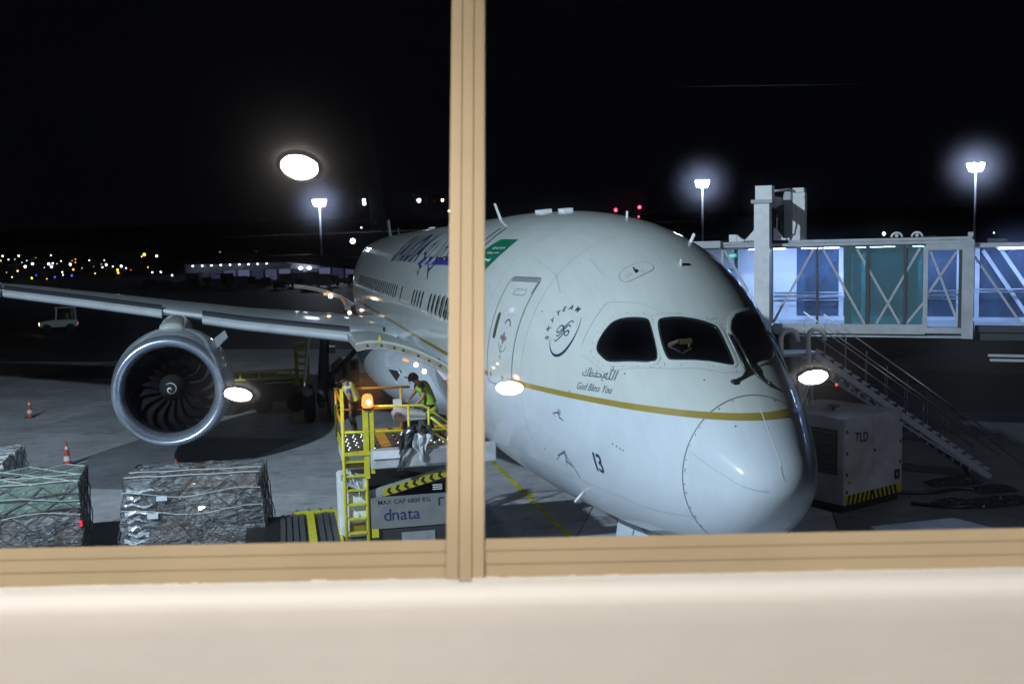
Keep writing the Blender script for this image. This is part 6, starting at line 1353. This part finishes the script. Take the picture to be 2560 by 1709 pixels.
# ================================================================== WINDOW OF THE LOUNGE
WO = Vector((-6.1493, -10.7945, 6.4977)); ex_ = Vector((.9668, -.2553, .0086)).normalized(); Nn = Vector((-.2437, -.9118, .3304)).normalized(); ey_ = Nn.cross(ex_).normalized(); ex_ = ey_.cross(Nn)
champ = mat('champagne_aluminium', (.37, .288, .18), .38, .3, nscale=3, namt=.06); groove = mat('frame_groove', (.27, .21, .135), .5)
win = thing('lounge_window', WO, 'tilted lounge window with gold metal mullion and bottom rail between viewer and aircraft', 'window'); WM = Matrix.Translation(-WO)
def WP(u, v, n=0): return WO+ex_*u+ey_*v+Nn*n
def WB(name, m, u0, u1, v0, v1, n0, n1, bevel=.0, parent=None):
    g = MB(); g.obox(WP((u0+u1)/2, (v0+v1)/2, (n0+n1)/2), ex_*((u1-u0)/2), ey_*((v1-v0)/2), Nn*((n1-n0)/2)); o = g.build(name, m, parent or win, bevel=bevel, smooth=30 if bevel else False)
    if parent is None: o.matrix_parent_inverse = WM
    return o
# mullion in three ribs with grooves between
for u0, u1 in ((-.0245, -.0082), (-.0074, .0088), (.0096, .0250)):
    lean = .0119; g = MB(); e2 = (ey_+ex_*lean).normalized(); g.obox(WP((u0+u1)/2+lean*.726, .726, -.0018), ex_*((u1-u0)/2), e2*.774, Nn*.0043); o = g.build('mullion', champ, win, bevel=.0010, smooth=30); o.matrix_parent_inverse = WM
for nm2, m2_, u0, u1, n0, n1 in (('mullion_core', groove, -.024, .0245, -.012, -.007), ('mullion_outer', champ, -.012, .012, -.07, -.014)):
    g = MB(); g.obox(WP((u0+u1)/2+lean*.726, .726, (n0+n1)/2), ex_*((u1-u0)/2), e2*.7735, Nn*((n1-n0)/2)); o = g.build(nm2, m2_, win); o.matrix_parent_inverse = WM
for (ua, ub) in ((-2.2, -.0252), (.0256, 2.2)):
    for v0, v1 in ((-.0130, .0030), (-.0300, -.0134), (-.0470, -.0304)): WB('bottom_rail', champ, ua, ub, v0, v1, -.010, -.002, .0010)
    WB('rail_core', groove, ua, ub, -.0465, .0025, -.015, -.011)
pane = glassmat('window_glass', (.965, .975, .975), .085, 0.0, dust=.028, dustcol=(.7, .75, 1), dusty_rough=.25)
for ua, ub in ((-2.2, -.001), (.001, 2.2)):
    g = MB(); g.add([WP(ua, .003, -.020), WP(ub, .003, -.020), WP(ub, 1.6, -.020), WP(ua, 1.6, -.020)], [(0, 1, 2, 3)]); o = g.build('glass_pane', pane, win, fixn=False); o.matrix_parent_inverse = WM
# sill: level ledge and wall below, following the foot of the window
plaster = mat('painted_plaster', (.72, .685, .65), .6, nscale=2.5, namt=.05, bump=.04, bscale=40)
foot = WP(0, -.047, 0); hx = Vector((ex_.x, ex_.y, .0095)).normalized(); hy = Vector((hx.y, -hx.x, 0)).normalized()
if hy.dot(Nn) < 0: hy = -hy
prf = [(-.13, -.0), (-.02, .0), (.018, .0), (.030, -.0015), (.038, -.006), (.043, -.013), (.046, -.024), (.047, -.05), (.047, -.9)]
g = MB(); n_ = 60; rs = random.Random(8); rows = []
for i in range(n_+1):
    u = -2.3+4.6*i/n_; rows.append([foot+hx*u+hy*d+Vector((0, 0, z+(rs.uniform(-.0002, .0002) if abs(u) < 1 else 0))) for d, z in prf])
g.grid(rows); sill = g.build('window_sill', plaster, smooth=True); sill['kind'] = 'structure'
g = MB()
for i in range(60):
    u = -.75+i*.026+rs.uniform(-.01, .01); r_ = rs.uniform(.0006, .0016); p = foot+hx*u+hy*rs.uniform(-.004, .004)+Vector((0, 0, .0002)); g.tube([p, p+hx*rs.uniform(.006, .02)], r_, 5)
g.build('caulking', mat('caulk', (.62, .56, .48), .7), win).matrix_parent_inverse = WM
g = MB(); p = foot+hx*.0+hy*.012; g.prism([p+hx*-.008+hy*-.002+Vector((0, 0, .0006)), p+hx*.010+hy*-.002+Vector((0, 0, .0006)), p+hx*.009+hy*.002+Vector((0, 0, .0006)), p+hx*-.007+hy*.0025+Vector((0, 0, .0006))], (0, 0, .0008)); tag(g.build('plaster_chip', mat('chip_brown', (.30, .20, .15), .8)), 'small brown chip in the sill paint at the foot of the mullion', 'paint chip')
# ceiling downlights of the lounge (the first ones seen mirrored in the panes)
dlm = emit('downlight', (1.0, .93, .84), 1050); trim = mat('downlight_trim', (.5, .5, .5), .4)
first_ = None
row0, row1 = Vector((-7.1663, -11.7988, 8.35)), Vector((-6.927, -13.3837, 8.35)); stepv = (Vector((-5.6074, -13.6853, 8.35))-Vector((-8.1393, -13.0777, 8.35)))/2
pos = [(row0, 'lounge downlight nearest the window, mirrored high in the left pane'), (Vector((-8.1393, -13.0777, 8.35)), 'lounge downlight mirrored beside the engine in the left pane'), (row1, 'lounge downlight mirrored on the gold stripe in the right pane'), (Vector((-5.6074, -13.6853, 8.35)), 'lounge downlight mirrored right of the airliner nose')]
pos += [(row1-stepv*k, ('added ceiling downlight just outside the view to the left', 'added unseen ceiling downlight farthest to the left')[k-2]) for k in (2, 3)]+[(row1+stepv*k, ('added ceiling downlight just outside the view to the right', 'added unseen ceiling downlight farthest to the right')[k-2]) for k in (2, 3)]  # unseen downlights continuing the row, added to brighten the sill and frame
for i, (p, lb) in enumerate(pos):
    t = thing('downlight', p, lb, 'downlight', 'recessed lounge downlights'); g = MB(); g.lathe([(0, .061), (.001, .001)], (0, 0, 0), 'Z', 40); g.build('lamp_disc', dlm, t); g = MB(); g.lathe([(.004, .061), (-.006, .064), (-.006, .074), (.004, .078)], (0, 0, 0), 'Z', 40); g.build('trim_ring', trim, t, smooth=40)
g = MB(); c0 = (row1+row0)/2; g.obox(c0+Vector((0, -.6, .03)), stepv.normalized()*5, Vector((-stepv.y, stepv.x, 0)).normalized()*2.2, (0, 0, .02)); g.build('ceiling', mat('dark_ceiling', (.05, .05, .05), .9), kind='structure')

for (a_, b_, r_, lb) in (((-8.7, -11.75, 8.325), (-4.5, -12.79, 8.325), .006, 'long thin polished ceiling strip mirrored as a faint streak across both panes'), ((-5.96, -11.775, 8.325), (-4.9, -12.08, 8.325), .003, 'short thin ceiling strip mirrored high in the right pane')):
    g = MB(); g.tube([a_, b_], r_, 8); tag(g.build('ceiling_strip', mat('polished_strip', (.8, .74, .66), .22, 1.), smooth=True), lb, 'ceiling strip')
